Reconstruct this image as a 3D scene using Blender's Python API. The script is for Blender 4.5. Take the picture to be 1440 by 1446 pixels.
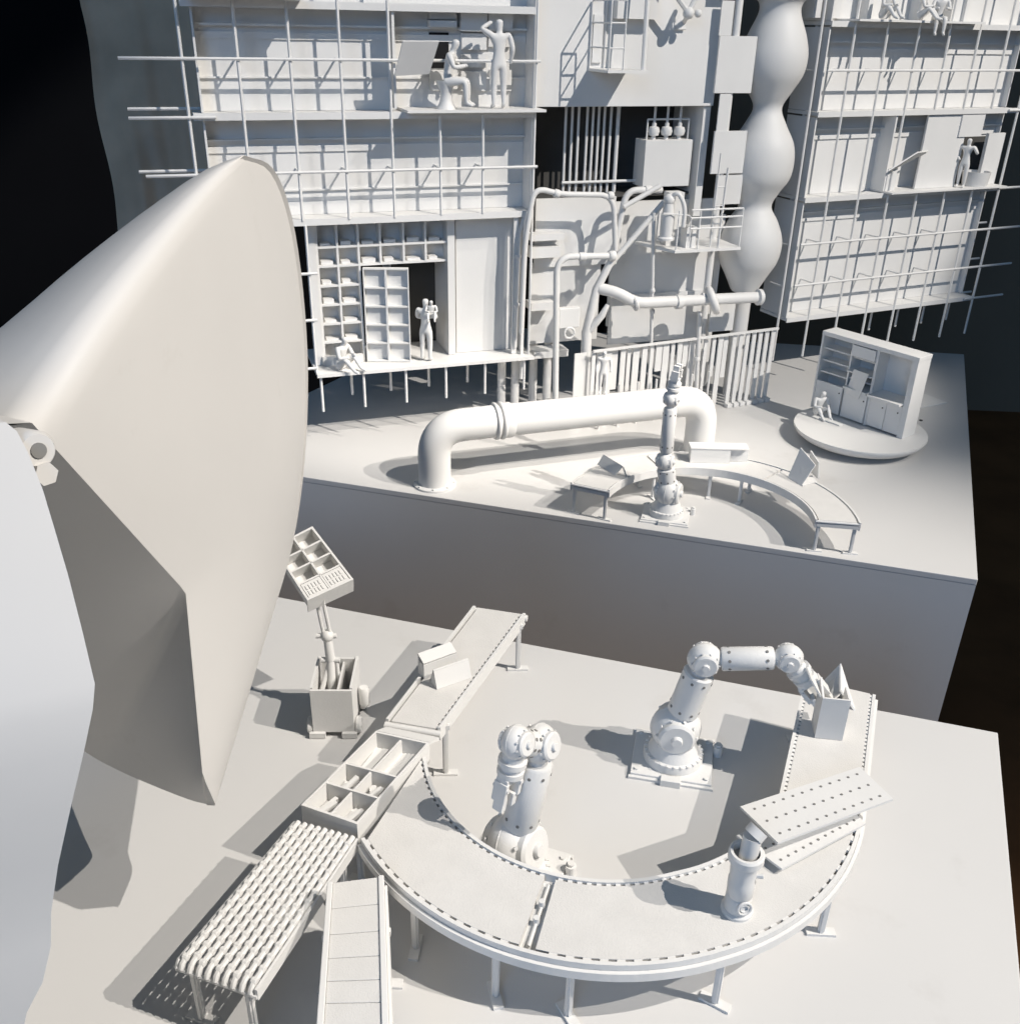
import bpy, bmesh, math, random
import numpy as np
from mathutils import Vector, Matrix
random.seed(7)
for o in list(bpy.data.objects): bpy.data.objects.remove(o)
SC = bpy.context.scene
COL = SC.collection
V = lambda *a: np.array(a, dtype=float)

# ---------------------------------------------------------------- camera
F, CX, CY, H = 1345.0, 720.0, 723.0, 0.75          # focal length and centre in photo pixels, eye height over the near plinth
_dn = V((668-720)/F, -(3350-723)/F, 1.0); _dn /= np.linalg.norm(_dn)
_up = -_dn
_yw = V(0, 0, 1) - _up*_up[2]; _yw /= np.linalg.norm(_yw)
_xw = -np.cross(_yw, _up)
RW = np.array([_xw, _yw, _up])                      # camera (right, up, forward) -> world
CAM = V(0, 0, H)
cam = bpy.data.cameras.new('camera'); camo = bpy.data.objects.new('camera', cam); COL.objects.link(camo)
cam.sensor_fit = 'HORIZONTAL'; cam.sensor_width = 36.0; cam.lens = 36.0*F/1440.0
cam.clip_start = 0.01; cam.clip_end = 60
_r, _u, _f = RW@V(1, 0, 0), RW@V(0, 1, 0), RW@V(0, 0, 1)
_m = Matrix(((_r[0], _u[0], -_f[0], 0), (_r[1], _u[1], -_f[1], 0), (_r[2], _u[2], -_f[2], H), (0, 0, 0, 1)))
camo.matrix_world = _m
SC.camera = camo

# ---------------------------------------------------------------- light: a dark gallery, two ceiling spots, dim cool room light
world = bpy.data.worlds.new('World'); SC.world = world; world.use_nodes = True
bg = world.node_tree.nodes['Background']; bg.inputs[0].default_value = (0.42, 0.68, 1.0, 1); bg.inputs[1].default_value = 0.125
def spot(name, d, dist, target, power, color, radius, cone):
    l = bpy.data.lights.new(name, 'SPOT'); l.energy = power; l.color = color; l.shadow_soft_size = radius
    l.spot_size = math.radians(cone); l.spot_blend = 0.75
    o = bpy.data.objects.new(name, l); COL.objects.link(o)
    p = Vector(target) + Vector(d)*dist; o.location = p
    o.rotation_euler = (Vector(target) - p).to_track_quat('-Z', 'Y').to_euler()
    return o
spot('ceiling_spot', (1.05, -0.34, 1.0), 7.0, (0.22, 0.95, 0.0), 3100, (1.0, 0.935, 0.855), 0.03, 16.3)
spot('ceiling_spot', (0.66, -0.24, 1.0), 7.0, (0.22, 0.95, 0.0), 2430, (1.0, 0.945, 0.875), 0.03, 18.3)
spot('ceiling_spot', (0.95, -0.90, 1.05), 5.0, (0.45, 2.44, 0.92), 3300, (1.0, 0.945, 0.875), 0.025, 16.6)
bpy.data.lights[-1].spot_blend = 0.32
# added cool area light far behind the camera, to the left; source unseen
l_ = bpy.data.lights.new('cool_fill_light', 'AREA'); l_.shape = 'RECTANGLE'; l_.size = 2.2; l_.size_y = 2.4; l_.energy = 80; l_.color = (0.28, 0.55, 1.0)
o_ = bpy.data.objects.new('cool_fill_light', l_); COL.objects.link(o_); o_.location = (-1.6, -4.2, 2.6)
o_.rotation_euler = (Vector((0.1, 1.5, -0.2)) - o_.location).to_track_quat('-Z', 'Y').to_euler()
SC.view_settings.view_transform = 'Standard'; SC.view_settings.look = 'None'
SC.view_settings.exposure = 0.0; SC.view_settings.gamma = 1.0
SC.render.engine = 'CYCLES'
SC.cycles.use_denoising = True
try: SC.cycles.denoiser = 'OPENIMAGEDENOISE'
except Exception: pass
SC.cycles.max_bounces = 8; SC.cycles.diffuse_bounces = 5

# ---------------------------------------------------------------- places: photo pixel -> point on a real plane
Z2 = -0.10                                           # top of the rear plinth
def ray(u, v): return RW@V((u-CX)/F, -(v-CY)/F, 1.0)
def at(u, v, z=0.0):
    r = ray(u, v); return CAM + r*((z-H)/r[2])
def onplane(u, v, p, n):
    r = ray(u, v); return CAM + r*(np.dot(p-CAM, n)/np.dot(r, n))
def depth(u, v, t): return CAM + ray(u, v)*t
def proj(p):
    c = RW.T@(np.asarray(p, float)-CAM); return CX+F*c[0]/c[2], CY-F*c[1]/c[2]
def rise(p, v2):                                     # height over p at which a plumb line reaches picture row v2
    lo, hi = 0.0, 1.5
    for _ in range(40):
        m = (lo+hi)/2
        if proj((p[0], p[1], p[2]+m))[1] > v2: lo = m
        else: hi = m
    return lo
class Frame:                                         # a facade: s along it, z up from the rear plinth, w towards the viewer
    def __init__(s, p, deg):
        a = math.radians(deg); s.p = V(p[0], p[1], Z2); s.d = V(math.sin(a), math.cos(a), 0); s.n = V(s.d[1], -s.d[0], 0)
        s.M = np.array([s.d, s.n*-1, V(0, 0, 1)]).T  # local (s, -w, z) right handed
    def P(s, a, z, w=0.0): return s.p + s.d*a + s.n*w + V(0, 0, z)
    def sz(s, u, v, w=0.0):
        q = onplane(u, v, s.p + s.n*w, s.n) - s.p; return float(q@s.d), float(q[2])
    def px(s, u, v, w=0.0):
        return onplane(u, v, s.p + s.n*w, s.n)
FL = Frame(at(600, 600, Z2), 71.3)
FR = Frame(at(1230, 512, Z2), 65.2)

# ---------------------------------------------------------------- materials
def mat(name, col, rough=0.6, spec=0.35, var=0.04, scale=6.0, bump=0.06, bscale=160.0, stain=None, metallic=0.0):
    m = bpy.data.materials.new(name); m.use_nodes = True; nt = m.node_tree; N = nt.nodes; L = nt.links
    b = N['Principled BSDF']; b.inputs['Roughness'].default_value = rough; b.inputs['Metallic'].default_value = metallic
    b.inputs['Specular IOR Level'].default_value = spec
    tc = N.new('ShaderNodeTexCoord'); nz = N.new('ShaderNodeTexNoise'); nz.inputs['Scale'].default_value = scale; nz.inputs['Detail'].default_value = 5
    L.new(tc.outputs['Object'], nz.inputs['Vector'])
    rmp = N.new('ShaderNodeValToRGB'); L.new(nz.outputs['Fac'], rmp.inputs['Fac'])
    c = V(*col); lo = c*(1-var); hi = np.minimum(c*(1+var), 1)
    rmp.color_ramp.elements[0].position = 0.3; rmp.color_ramp.elements[1].position = 0.7
    rmp.color_ramp.elements[0].color = (*lo, 1); rmp.color_ramp.elements[1].color = (*hi, 1)
    out = rmp.outputs['Color']
    if stain:
        n2 = N.new('ShaderNodeTexNoise'); n2.inputs['Scale'].default_value = stain[0]; n2.inputs['Detail'].default_value = 8; n2.inputs['Roughness'].default_value = 0.65
        L.new(tc.outputs['Object'], n2.inputs['Vector'])
        r2 = N.new('ShaderNodeValToRGB'); r2.color_ramp.elements[0].position = stain[1]; r2.color_ramp.elements[1].position = stain[2]
        L.new(n2.outputs['Fac'], r2.inputs['Fac'])
        mx = N.new('ShaderNodeMix'); mx.data_type = 'RGBA'; L.new(r2.outputs['Color'], mx.inputs['Factor'])
        L.new(out, mx.inputs['A']); mx.inputs['B'].default_value = (*stain[3], 1); out = mx.outputs['Result']
    L.new(out, b.inputs['Base Color'])
    if bump:
        n3 = N.new('ShaderNodeTexNoise'); n3.inputs['Scale'].default_value = bscale; n3.inputs['Detail'].default_value = 3
        L.new(tc.outputs['Object'], n3.inputs['Vector'])
        bp = N.new('ShaderNodeBump'); bp.inputs['Strength'].default_value = bump; bp.inputs['Distance'].default_value = 0.002
        L.new(n3.outputs['Fac'], bp.inputs['Height']); L.new(bp.outputs['Normal'], b.inputs['Normal'])
    return m
M = {}
M['plinth'] = mat('plinth_paint', (0.585, 0.575, 0.56), 0.45, 0.35, 0.02, 2.5, 0.03, 90, stain=(7.0, 0.60, 0.78, (0.525, 0.51, 0.49)))
M['plinth_front'] = M['plinth']
M['shell'] = mat('satin_shell_paint', (0.60, 0.583, 0.56), 0.42, 0.4, 0.025, 5.0, 0.035, 60, stain=(9.0, 0.60, 0.74, (0.54, 0.52, 0.49)))
M['print'] = mat('printed_white_plastic', (0.68, 0.67, 0.65), 0.5, 0.35, 0.03, 30.0, 0.10, 420)
M['belt'] = mat('matt_belt_white', (0.62, 0.605, 0.58), 0.7, 0.2, 0.03, 40.0, 0.25, 900)
M['card'] = mat('white_card', (0.69, 0.68, 0.66), 0.65, 0.25, 0.025, 14.0, 0.05, 300)
M['facade'] = mat('facade_white_card', (0.70, 0.69, 0.67), 0.6, 0.25, 0.03, 9.0, 0.05, 250)
M['pipe'] = mat('smooth_white_paint', (0.66, 0.65, 0.63), 0.55, 0.35, 0.02, 8.0, 0.03, 120)
M['gap'] = mat('opening_dark', (0.012, 0.012, 0.013), 0.8, 0.2, 0.1, 10, 0)  # flat black panel; the dark inside an opening put into the colour
M['recess'] = mat('recess_shade_knob_grey', (0.075, 0.073, 0.07), 0.8, 0.2, 0.1, 10, 0.05)  # shade of bay and doorway put into the colour; also bolt and knobs
M['hole'] = mat('shaded_hole', (0.20, 0.195, 0.185), 0.8, 0.2, 0.1, 10, 0)  # flat grey discs; shade inside small holes put into the colour
M['wall'] = mat('dark_gallery_wall', (0.22, 0.175, 0.13), 0.85, 0.2, 0.12, 1.2, 0.1, 40)
M['curtain'] = mat('black_curtain', (0.006, 0.006, 0.007), 0.9, 0.1, 0.1, 3, 0)
M['floor'] = mat('dark_brown_floor', (0.13, 0.058, 0.022), 0.6, 0.2, 0.25, 4.0, 0.05, 30)
M['sheet'] = mat('grey_plastic_sheet', (0.60, 0.44, 0.31), 0.42, 0.4, 0.18, 6.0, 0.3, 18)

# ---------------------------------------------------------------- mesh building
class MB:
    def __init__(s): s.v = []; s.f = []
    def add(s, vs, fs):
        k = len(s.v); s.v += [tuple(float(c) for c in p) for p in vs]; s.f += [tuple(i+k for i in f) for f in fs]; return s
    def hexa(s, p):        # 8 corners: bottom ring 0-3 (ccw seen from above), top ring 4-7
        return s.add(p, [(3, 2, 1, 0), (4, 5, 6, 7), (0, 1, 5, 4), (1, 2, 6, 5), (2, 3, 7, 6), (3, 0, 4, 7)])
    def box(s, lo, hi, X=None, o=(0, 0, 0)):
        (a, b, c), (d, e, g) = lo, hi
        p = [V(a, b, c), V(d, b, c), V(d, e, c), V(a, e, c), V(a, b, g), V(d, b, g), V(d, e, g), V(a, e, g)]
        if X is not None: p = [X@q for q in p]
        return s.hexa([q+V(*o) for q in p])
    def fbox(s, fr, s0, s1, z0, z1, w0, w1):
        p = [fr.P(a, z, w) for z in (z0, z1) for a, w in ((s0, w1), (s1, w1), (s1, w0), (s0, w0))]
        return s.hexa(p)
    def prism(s, poly, z0, z1):
        n = len(poly); vs = [V(x, y, z0) for x, y in poly]+[V(x, y, z1) for x, y in poly]
        return s.add(vs, [tuple(reversed(range(n))), tuple(range(n, 2*n))]+[(i, (i+1) % n, n+(i+1) % n, n+i) for i in range(n)])
    def slab(s, quad, t):  # plate from 4 corners, thickness t along its normal
        q = [np.asarray(c, float) for c in quad]; n = np.cross(q[1]-q[0], q[3]-q[0]); n /= np.linalg.norm(n)
        return s.hexa([c-n*t for c in q]+q)
    def rings(s, R, cap=True, close=False):
        n = len(R[0]); k = []; vs = [p for r in R for p in r]; fs = []
        m = len(R)
        for i in range(m if close else m-1):
            for j in range(n):
                a, b = i*n+j, i*n+(j+1) % n; c, d = ((i+1) % m)*n+(j+1) % n, ((i+1) % m)*n+j
                fs.append((a, b, c, d))
        if cap and not close: fs += [tuple(reversed(range(n))), tuple(range((m-1)*n, m*n))]
        return s.add(vs, fs)
    def cyl(s, a, b, r0, r1=None, n=16, cap=True):
        return s.lathe(a, b, [(0, r0), (1, r0 if r1 is None else r1)], n, cap)
    def lathe(s, a, b, prof, n=20, cap=True):    # profile (t along a-b, radius)
        a, b = np.asarray(a, float), np.asarray(b, float); ax = b-a; L = np.linalg.norm(ax); z = ax/L
        x = np.cross(z, V(0, 0, 1) if abs(z[2]) < .9 else V(1, 0, 0)); x /= np.linalg.norm(x); y = np.cross(z, x)
        R = [[a+ax*t+(x*math.cos(2*math.pi*j/n)+y*math.sin(2*math.pi*j/n))*max(r, 1e-5) for j in range(n)] for t, r in prof]
        return s.rings(R, cap)
    def ball(s, c, r, n=20, m=12, ax=(0, 0, 1), sq=1.0):
        c = np.asarray(c, float); ax = np.asarray(ax, float)/np.linalg.norm(ax)
        prof = [(0.5-0.5*math.cos(math.pi*i/m), r*math.sin(math.pi*i/m)) for i in range(m+1)]
        return s.lathe(c-ax*r*sq, c+ax*r*sq, prof, n, False)
    def tube(s, pts, r, n=12, bend=None, seg=6):
        p = [np.asarray(q, float) for q in pts]
        if bend: p = fillet(p, bend, seg)
        R = []; px = None
        for i in range(len(p)):
            t = (p[min(i+1, len(p)-1)]-p[max(i-1, 0)]); t /= np.linalg.norm(t)
            if px is None: x = np.cross(t, V(0, 0, 1) if abs(t[2]) < .9 else V(1, 0, 0))
            else: x = px-t*np.dot(px, t)
            x /= np.linalg.norm(x); px = x; y = np.cross(t, x)
            rr = r[i] if hasattr(r, '__len__') else r
            R.append([p[i]+(x*math.cos(2*math.pi*j/n)+y*math.sin(2*math.pi*j/n))*rr for j in range(n)])
        return s.rings(R)
    def torus(s, c, ax, R_, r, n=28, m=10):
        c = np.asarray(c, float); z = np.asarray(ax, float)/np.linalg.norm(ax)
        x = np.cross(z, V(0, 0, 1) if abs(z[2]) < .9 else V(1, 0, 0)); x /= np.linalg.norm(x); y = np.cross(z, x)
        rg = []
        for i in range(n):
            a = 2*math.pi*i/n; e = x*math.cos(a)+y*math.sin(a)
            rg.append([c+e*(R_+r*math.cos(2*math.pi*j/m))+z*r*math.sin(2*math.pi*j/m) for j in range(m)])
        return s.rings(rg, False, True)
    def grid(s, G):        # rows of points
        n, m = len(G), len(G[0]); return s.add([p for r in G for p in r], [(i*m+j, i*m+j+1, (i+1)*m+j+1, (i+1)*m+j) for i in range(n-1) for j in range(m-1)])
def fillet(p, rad, seg=6):
    out = [p[0]]
    for i in range(1, len(p)-1):
        a, b, c = p[i-1], p[i], p[i+1]; d0 = a-b; d1 = c-b; l0, l1 = np.linalg.norm(d0), np.linalg.norm(d1); k = min(rad, l0*.49, l1*.49)
        q0, q1 = b+d0/l0*k, b+d1/l1*k
        for j in range(seg+1):
            t = j/seg; out.append(q0*(1-t)**2+b*2*t*(1-t)+q1*t*t)
    out.append(p[-1]); return out
def lerp(a, b, t): return np.asarray(a, float)*(1-t)+np.asarray(b, float)*t

ORG = {}
def thing(name, label, cat, loc, group=None):
    o = bpy.data.objects.new(name, None); COL.objects.link(o); o.empty_display_size = 0.02
    o.location = tuple(float(c) for c in loc); ORG[o.name] = V(*loc); o['label'] = label; o['category'] = cat
    if group: o['group'] = group
    return o
def mesh_of(name, mb, m, smooth=False, org=V(0, 0, 0), weld=True):
    me = bpy.data.meshes.new(name); me.from_pydata([tuple(V(*p)-org) for p in mb.v], [], mb.f)
    bm = bmesh.new(); bm.from_mesh(me)
    if weld: bmesh.ops.remove_doubles(bm, verts=bm.verts, dist=1e-6)
    bmesh.ops.recalc_face_normals(bm, faces=bm.faces); bm.to_mesh(me); bm.free()
    me.materials.append(M[m] if isinstance(m, str) else m)
    if smooth:
        me.polygons.foreach_set('use_smooth', [True]*len(me.polygons))
        try: me.set_sharp_from_angle(angle=math.radians(38))
        except Exception: pass
    return me
def part(name, mb, m='print', parent=None, smooth=False, bevel=0, seg=2, label=None, kind=None):
    org = ORG[parent.name] if parent is not None else V(0, 0, 0)
    o = bpy.data.objects.new(name, mesh_of(name, mb, m, smooth, org)); COL.objects.link(o)
    ORG[o.name] = org
    if parent is not None: o.parent = parent
    if bevel:
        b = o.modifiers.new('bevel', 'BEVEL'); b.width = bevel; b.segments = seg; b.limit_method = 'ANGLE'; b.harden_normals = False
    if label: o['label'] = label
    if kind: o['kind'] = kind
    return o
def solo(name, mb, m, label, cat, group=None, smooth=False, bevel=0, kind=None):
    c = np.mean(np.array(mb.v), axis=0); c[2] = min(p[2] for p in mb.v)
    o = bpy.data.objects.new(name, mesh_of(name, mb, m, smooth, c)); COL.objects.link(o); o.location = tuple(c); ORG[o.name] = c
    if label: o['label'] = label; o['category'] = cat
    if group: o['group'] = group
    if kind: o['kind'] = kind
    if bevel:
        b = o.modifiers.new('bevel', 'BEVEL'); b.width = bevel; b.segments = 2; b.limit_method = 'ANGLE'
    return o
def inst(name, me, parent, loc, rot=None):
    o = bpy.data.objects.new(name, me); COL.objects.link(o); o.parent = parent; ORG[o.name] = V(*loc)
    mm = Matrix.Translation(Vector(V(*loc)-ORG[parent.name]))
    if rot is not None: mm = mm@(rot.to_4x4() if len(rot) == 3 else rot)
    o.matrix_local = mm; return o
def mat3(x, y, z): return Matrix((tuple(x), tuple(y), tuple(z))).transposed()
def unit(a): a = np.asarray(a, float); return a/np.linalg.norm(a)

# a small printed figure: one continuous skinned body
def figure(name, label, foot, height, face, pose='stand', cat='figure', arms=((0.20, -0.06), (0.20, 0.0)), group=None, child=False, prop=None):
    """joints in units of body height: x = figure's right, y = facing, z = up"""
    J = {}; E = []; R = {}
    def j(k, x, y, z, r): J[k] = (x, y, z); R[k] = r
    if pose in ('stand', 'hip', 'carry', 'back'):
        j('pel', 0, 0, .52, .075); j('wst', 0, 0, .61, .062); j('chs', 0, .005, .72, .078); j('nk', 0, .005, .835, .032); j('hd', 0, .015, .90, .052); j('tp', 0, .012, .955, .045)
        for s, k in ((1, 'r'), (-1, 'l')):
            j('hp'+k, s*.05, 0, .47, .058); j('kn'+k, s*.058, .012, .265, .042); j('an'+k, s*.06, -.01, .045, .026); j('to'+k, s*.066, .085, .018, .020)
            j('sh'+k, s*.115, 0, .80, .040)
        if pose == 'hip':
            j('elr', .205, -.03, .64, .030); j('har', .10, .05, .53, .022); j('ell', -.20, -.02, .66, .030); j('hal', -.11, .06, .80, .022)
        elif pose == 'carry':
            j('elr', .15, .06, .66, .030); j('har', .05, .14, .68, .024); j('ell', -.15, .05, .66, .030); j('hal', -.02, .14, .62, .024)
        elif pose == 'back':
            j('elr', .16, -.02, .64, .030); j('har', .145, .05, .48, .022); j('ell', -.215, .02, .85, .030); j('hal', -.075, .055, .925, .022)
        else:
            j('elr', .15, -.01, .64, .030); j('har', .155, .04, .49, .022); j('ell', -.15, -.01, .64, .030); j('hal', -.155, .04, .49, .022)
    else:                                                # sitting, seat at z = 0 .. lean forward a little
        b = .26 if pose == 'stool' else .06
        j('pel', 0, 0, b, .078); j('wst', 0, .02, b+.10, .066); j('chs', 0, .06, b+.22, .080); j('nk', 0, .09, b+.325, .032); j('hd', 0, .12, b+.385, .052); j('tp', 0, .125, b+.44, .045)
        for s, k in ((1, 'r'), (-1, 'l')):
            j('hp'+k, s*.06, .03, b, .060); j('sh'+k, s*.115, .06, b+.29, .040)
            if pose == 'edge':
                j('kn'+k, s*.07, .24, b+.01, .042); j('an'+k, s*.07, .25, b-.22, .026); j('to'+k, s*.072, .33, b-.25, .020)
            elif pose == 'stool':
                j('kn'+k, s*.075, .23, b+.02, .042); j('an'+k, s*.075, .21, .045, .026); j('to'+k, s*.08, .30, .018, .020)
            else:
                j('kn'+k, s*.10, .19, .20, .042); j('an'+k, s*.08, .33, .04, .026); j('to'+k, s*.085, .41, .02, .020)
            j('el'+k, s*.15, .12, b+.15, .030); j('ha'+k, s*.06, .24, b+.17, .022)
    E = [('pel', 'wst'), ('wst', 'chs'), ('chs', 'nk'), ('nk', 'hd'), ('hd', 'tp')]
    for k in 'rl': E += [('pel', 'hp'+k), ('hp'+k, 'kn'+k), ('kn'+k, 'an'+k), ('an'+k, 'to'+k), ('chs', 'sh'+k), ('sh'+k, 'el'+k), ('el'+k, 'ha'+k)]
    keys = list(J); ix = {k: i for i, k in enumerate(keys)}
    me = bpy.data.meshes.new(name); me.from_pydata([tuple(c*height for c in J[k]) for k in keys], [(ix[a], ix[b]) for a, b in E], [])
    o = bpy.data.objects.new(name, me); COL.objects.link(o)
    sm = o.modifiers.new('skin', 'SKIN'); ss = o.modifiers.new('sub', 'SUBSURF'); ss.levels = 2; ss.render_levels = 2
    for i, k in enumerate(keys):
        sv = me.skin_vertices[0].data[i]; sv.radius = (R[k]*height, R[k]*height*(.8 if k in ('pel', 'wst', 'chs') else 1)); sv.use_root = (k == 'pel')
    dg = bpy.context.evaluated_depsgraph_get(); dg.update()
    ev = bpy.data.meshes.new_from_object(o.evaluated_get(dg))
    bpy.data.objects.remove(o); bpy.data.meshes.remove(me)
    ev.materials.clear(); ev.materials.append(M['print']); ev.polygons.foreach_set('use_smooth', [True]*len(ev.polygons))
    o = bpy.data.objects.new(name, ev); COL.objects.link(o)
    o.location = tuple(float(c) for c in foot); f = unit(V(face[0], face[1], 0)); o.rotation_euler = (0, 0, math.atan2(-f[0], f[1]))
    o['label'] = label; o['category'] = cat
    if group: o['group'] = group
    ORG[o.name] = V(*foot); return o
# ================================================================ the room and the two plinths
def quad_sheet(name, pts, m, t=0.02, kind='structure'):
    return solo(name, MB().slab(pts, t), m, None, None, kind=kind)
FZ = -0.92
solo('floor', MB().box((-6, -4, FZ-.05), (7, 7, FZ)), 'floor', None, None, kind='structure')
solo('wall_back', MB().slab([V(.2, 4.6, FZ), V(7, 4.2, FZ), V(7, 4.2, 3.2), V(.2, 4.6, 3.2)], .05), 'wall', None, None, kind='structure')
solo('wall_left', MB().slab([V(-6, 4.2, FZ), V(.4, 3.9, FZ), V(.4, 3.9, 3.2), V(-6, 4.2, 3.2)], .05), 'curtain', None, None, kind='structure')

def plinth(name, label, poly, z, bev):
    t = thing(name, label, 'plinth', (poly[0][0], poly[0][1], FZ))
    n = len(poly); c = np.mean(np.array(poly), axis=0)
    part('top', MB().prism(poly, z-.012, z), 'plinth', t, bevel=bev, seg=3)
    ins = [tuple(c+(V(*p)-c)*0.9997) for p in poly]
    for i in range(n):
        a, b = ins[i], ins[(i+1) % n]; a3, b3 = V(*a, 0), V(*b, 0); d = unit(b3-a3); nn = V(d[1], -d[0], 0)
        mb = MB(); mb.hexa([V(a[0], a[1], FZ), V(b[0], b[1], FZ), V(b[0], b[1], FZ)-nn*.012, V(a[0], a[1], FZ)-nn*.012,
                            V(a[0], a[1], z-.0121), V(b[0], b[1], z-.0121), V(b[0], b[1], z-.0121)-nn*.012, V(a[0], a[1], z-.0121)-nn*.012])
        part('side_panel', mb, 'plinth', t)
    return t
a_ = at(457.5, 855)[:2]; b_ = at(1409, 1034.5)[:2]; c_ = at(1439, 1363)[:2]
e1 = unit(a_-b_); e2 = unit(c_-b_)
plinth('display_plinth', 'low white plinth in front that carries the curved conveyor and two robot arms',
       [tuple(b_+e1*1.75), tuple(b_+e1*1.75+e2*1.15), tuple(b_+e2*1.15), tuple(b_)], 0.0, 0.0016)
a_ = at(431, 673.7, Z2)[:2]; b_ = at(1380.5, 818.5, Z2)[:2]; c_ = at(1361, 500, Z2)[:2]; d_ = at(1310, 497, Z2)[:2]
e1 = unit(a_-b_); e2 = unit(d_-c_)
plinth('display_plinth', 'rear white plinth with blue-grey shaded front, carrying the fat bent pipe and turntable',
       [tuple(b_+e1*1.62), tuple(b_), tuple(c_), tuple(c_+e2*1.55)], Z2, 0.0012)

# grey translucent sheet hanging in the dark on the left
def sheet():
    G = []
    for i in range(26):
        v = -40+i*16; row = []
        for k in range(46):
            q = k/45; u = lerp(112+max(0, v)*.17+3*math.sin(v*.03), 300+v*.06, q)
            t = 2.30+0.006*math.sin(q*13+v*.006)+0.003*math.sin(q*29-v*.011)+.006*math.sin(q*6+v*.015)
            row.append(depth(float(u), v, t))
        G.append(row)
    mb = MB().grid(G); mb.grid([[p+V(0, .003, 0) for p in r] for r in G])
    solo('plastic_sheet', mb, 'sheet', 'grey translucent plastic sheet hanging in folds in the dark at far left', 'sheet', smooth=True)
sheet()

# ================================================================ the huge wing-like shell at the left
def curve(pts, n):     # smooth resample of a 3-D polyline (Catmull-Rom)
    p = [np.asarray(q, float) for q in pts]; p = [2*p[0]-p[1]]+p+[2*p[-1]-p[-2]]; out = []
    segs = len(p)-3
    for i in range(n):
        x = i/(n-1)*segs; k = min(int(x), segs-1); t = x-k; a, b, c, d = p[k:k+4]
        out.append(.5*((2*b)+(c-a)*t+(2*a-5*b+4*c-d)*t*t+(3*b-a-3*c+d)*t**3))
    return out
def poly_resample(pts, n):
    p = [np.asarray(q, float) for q in pts]; L = [0]
    for i in range(1, len(p)): L.append(L[-1]+np.linalg.norm(p[i]-p[i-1]))
    out = []
    for i in range(n):
        x = L[-1]*i/(n-1); k = max(0, min(len(p)-2, int(np.searchsorted(L, x, side='right'))-1)); out.append(lerp(p[k], p[k+1], (x-L[k])/(L[k+1]-L[k])))
    return out
def shell():
    A = depth(45, 597, .50); T = depth(345, 219, .75); tp = depth(304, 1136, .80)
    n1 = np.cross(T-A, tp-A); n1 = unit(n1*(1 if n1[0] > 0 else -1))     # the flat right-hand side
    o1 = lambda u, v: onplane(u, v, A, n1)
    inner = poly_resample([A, o1(262, 836), o1(286, 1095), tp], 37)
    outer = curve([T, o1(386, 238), o1(412, 305), o1(428, 410), o1(435, 530), o1(430, 655), o1(413, 770), o1(380, 885), o1(335, 1035), tp], 37)
    ridge = curve([A, o1(85, 523), o1(135, 447), o1(215, 345), o1(290, 262), T], 15)
    t = thing('wing_shell', 'huge smooth white wing-like shell hanging at the left, close to the camera', 'shell', (tp[0], tp[1], tp[2]))
    nb = 15; G1 = []
    for i in range(37):
        a = i/36; row = []
        for k in range(nb):
            b = k/(nb-1); p = lerp(inner[i], outer[i], b)
            p = p+(ridge[k]-lerp(inner[0], outer[0], b))*(1-a)**2
            row.append(p+n1*0.010*(4*b*(1-b))*math.sin(math.pi*a)-n1*.003*max(0, (b-.70)/.30)**2*math.sin(math.pi*min(1, a*1.4+.1))**.5)
        G1.append(row)
    # upper skin, from the ridge back to the skyline
    sky = curve([depth(-190, 600, .62), depth(-90, 533, .66), depth(0, 466, .70), depth(80, 402, .745), depth(150, 348, .775), depth(220, 297, .79), depth(290, 246, .785), depth(345, 218.6, .757)], 15)
    base = curve([depth(-200, 640, .49), depth(-100, 606, .487), A], 6)
    rid = [base[0], base[2], base[4]]+ridge
    sk2 = curve([depth(-330, 700, .58), depth(-250, 645, .60), depth(-190, 600, .62)], 4)[:3]+sky
    G = []
    for a, b in zip(rid, sk2):
        G.append([lerp(a, b, k/8)+V(-.3, -.1, .9)*0.014*4*(k/8)*(1-k/8)*min(1, np.linalg.norm(a-b)*4) for k in range(9)])
    part('upper_skin', MB().grid(G[:4]), 'shell', t, smooth=True)
    cols = []                                        # one continuous skin over the softly rounded ridge
    for k in range(15):
        line = [G[3+k][j] for j in range(8, 0, -1)]+[G1[i][k] for i in range(37)]
        w_ = min(1.0, k/2.0)
        for _ in range(2):
            new = list(line)
            for j in range(7, 10): new[j] = line[j]*(1-.5*w_)+(line[j-1]+line[j+1])*.25*w_
            line = new
        cols.append(line)
    sk_ = part('skin', MB().grid(cols), 'shell', t, smooth=True)
    if 'sharp_edge' in sk_.data.attributes: sk_.data.attributes.remove(sk_.data.attributes['sharp_edge'])
    # flat cut face underneath
    rim = curve([depth(-150, 620, .56), depth(-60, 850, .72), depth(50, 1010, .83), depth(117, 1060, .88), depth(165, 1087, .90), depth(222, 1112, .90), depth(272, 1131, .875), depth(303, 1137.5, .803)], 37)
    G3 = [[lerp(a, b, k/6) for k in range(7)] for a, b in zip(inner, rim)]
    cf_ = part('cut_face', MB().grid(G3), 'shell', t, smooth=True)
    if 'sharp_edge' in cf_.data.attributes: cf_.data.attributes.remove(cf_.data.attributes['sharp_edge'])
    e_ = [o1(286, 1095), o1(298, 1106), tp, lerp(tp, rim[34], .9), lerp(inner[33], rim[33], .45)]
    off = unit(V(-.2, -.8, -.5))*.0012
    part('tip_cap', MB().add([q+off for q in e_], [(0, 1, 2, 3, 4)]).add([q-off for q in e_], [(4, 3, 2, 1, 0)]), 'shell', t)
    # rear skin closing the volume behind
    G = [outer[::-1], [lerp(outer[36-i], rim[36-i], .5)+V(-.05, .07, .0)*math.sin(math.pi*i/36) for i in range(37)], [rim[36-i] for i in range(37)]]
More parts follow.
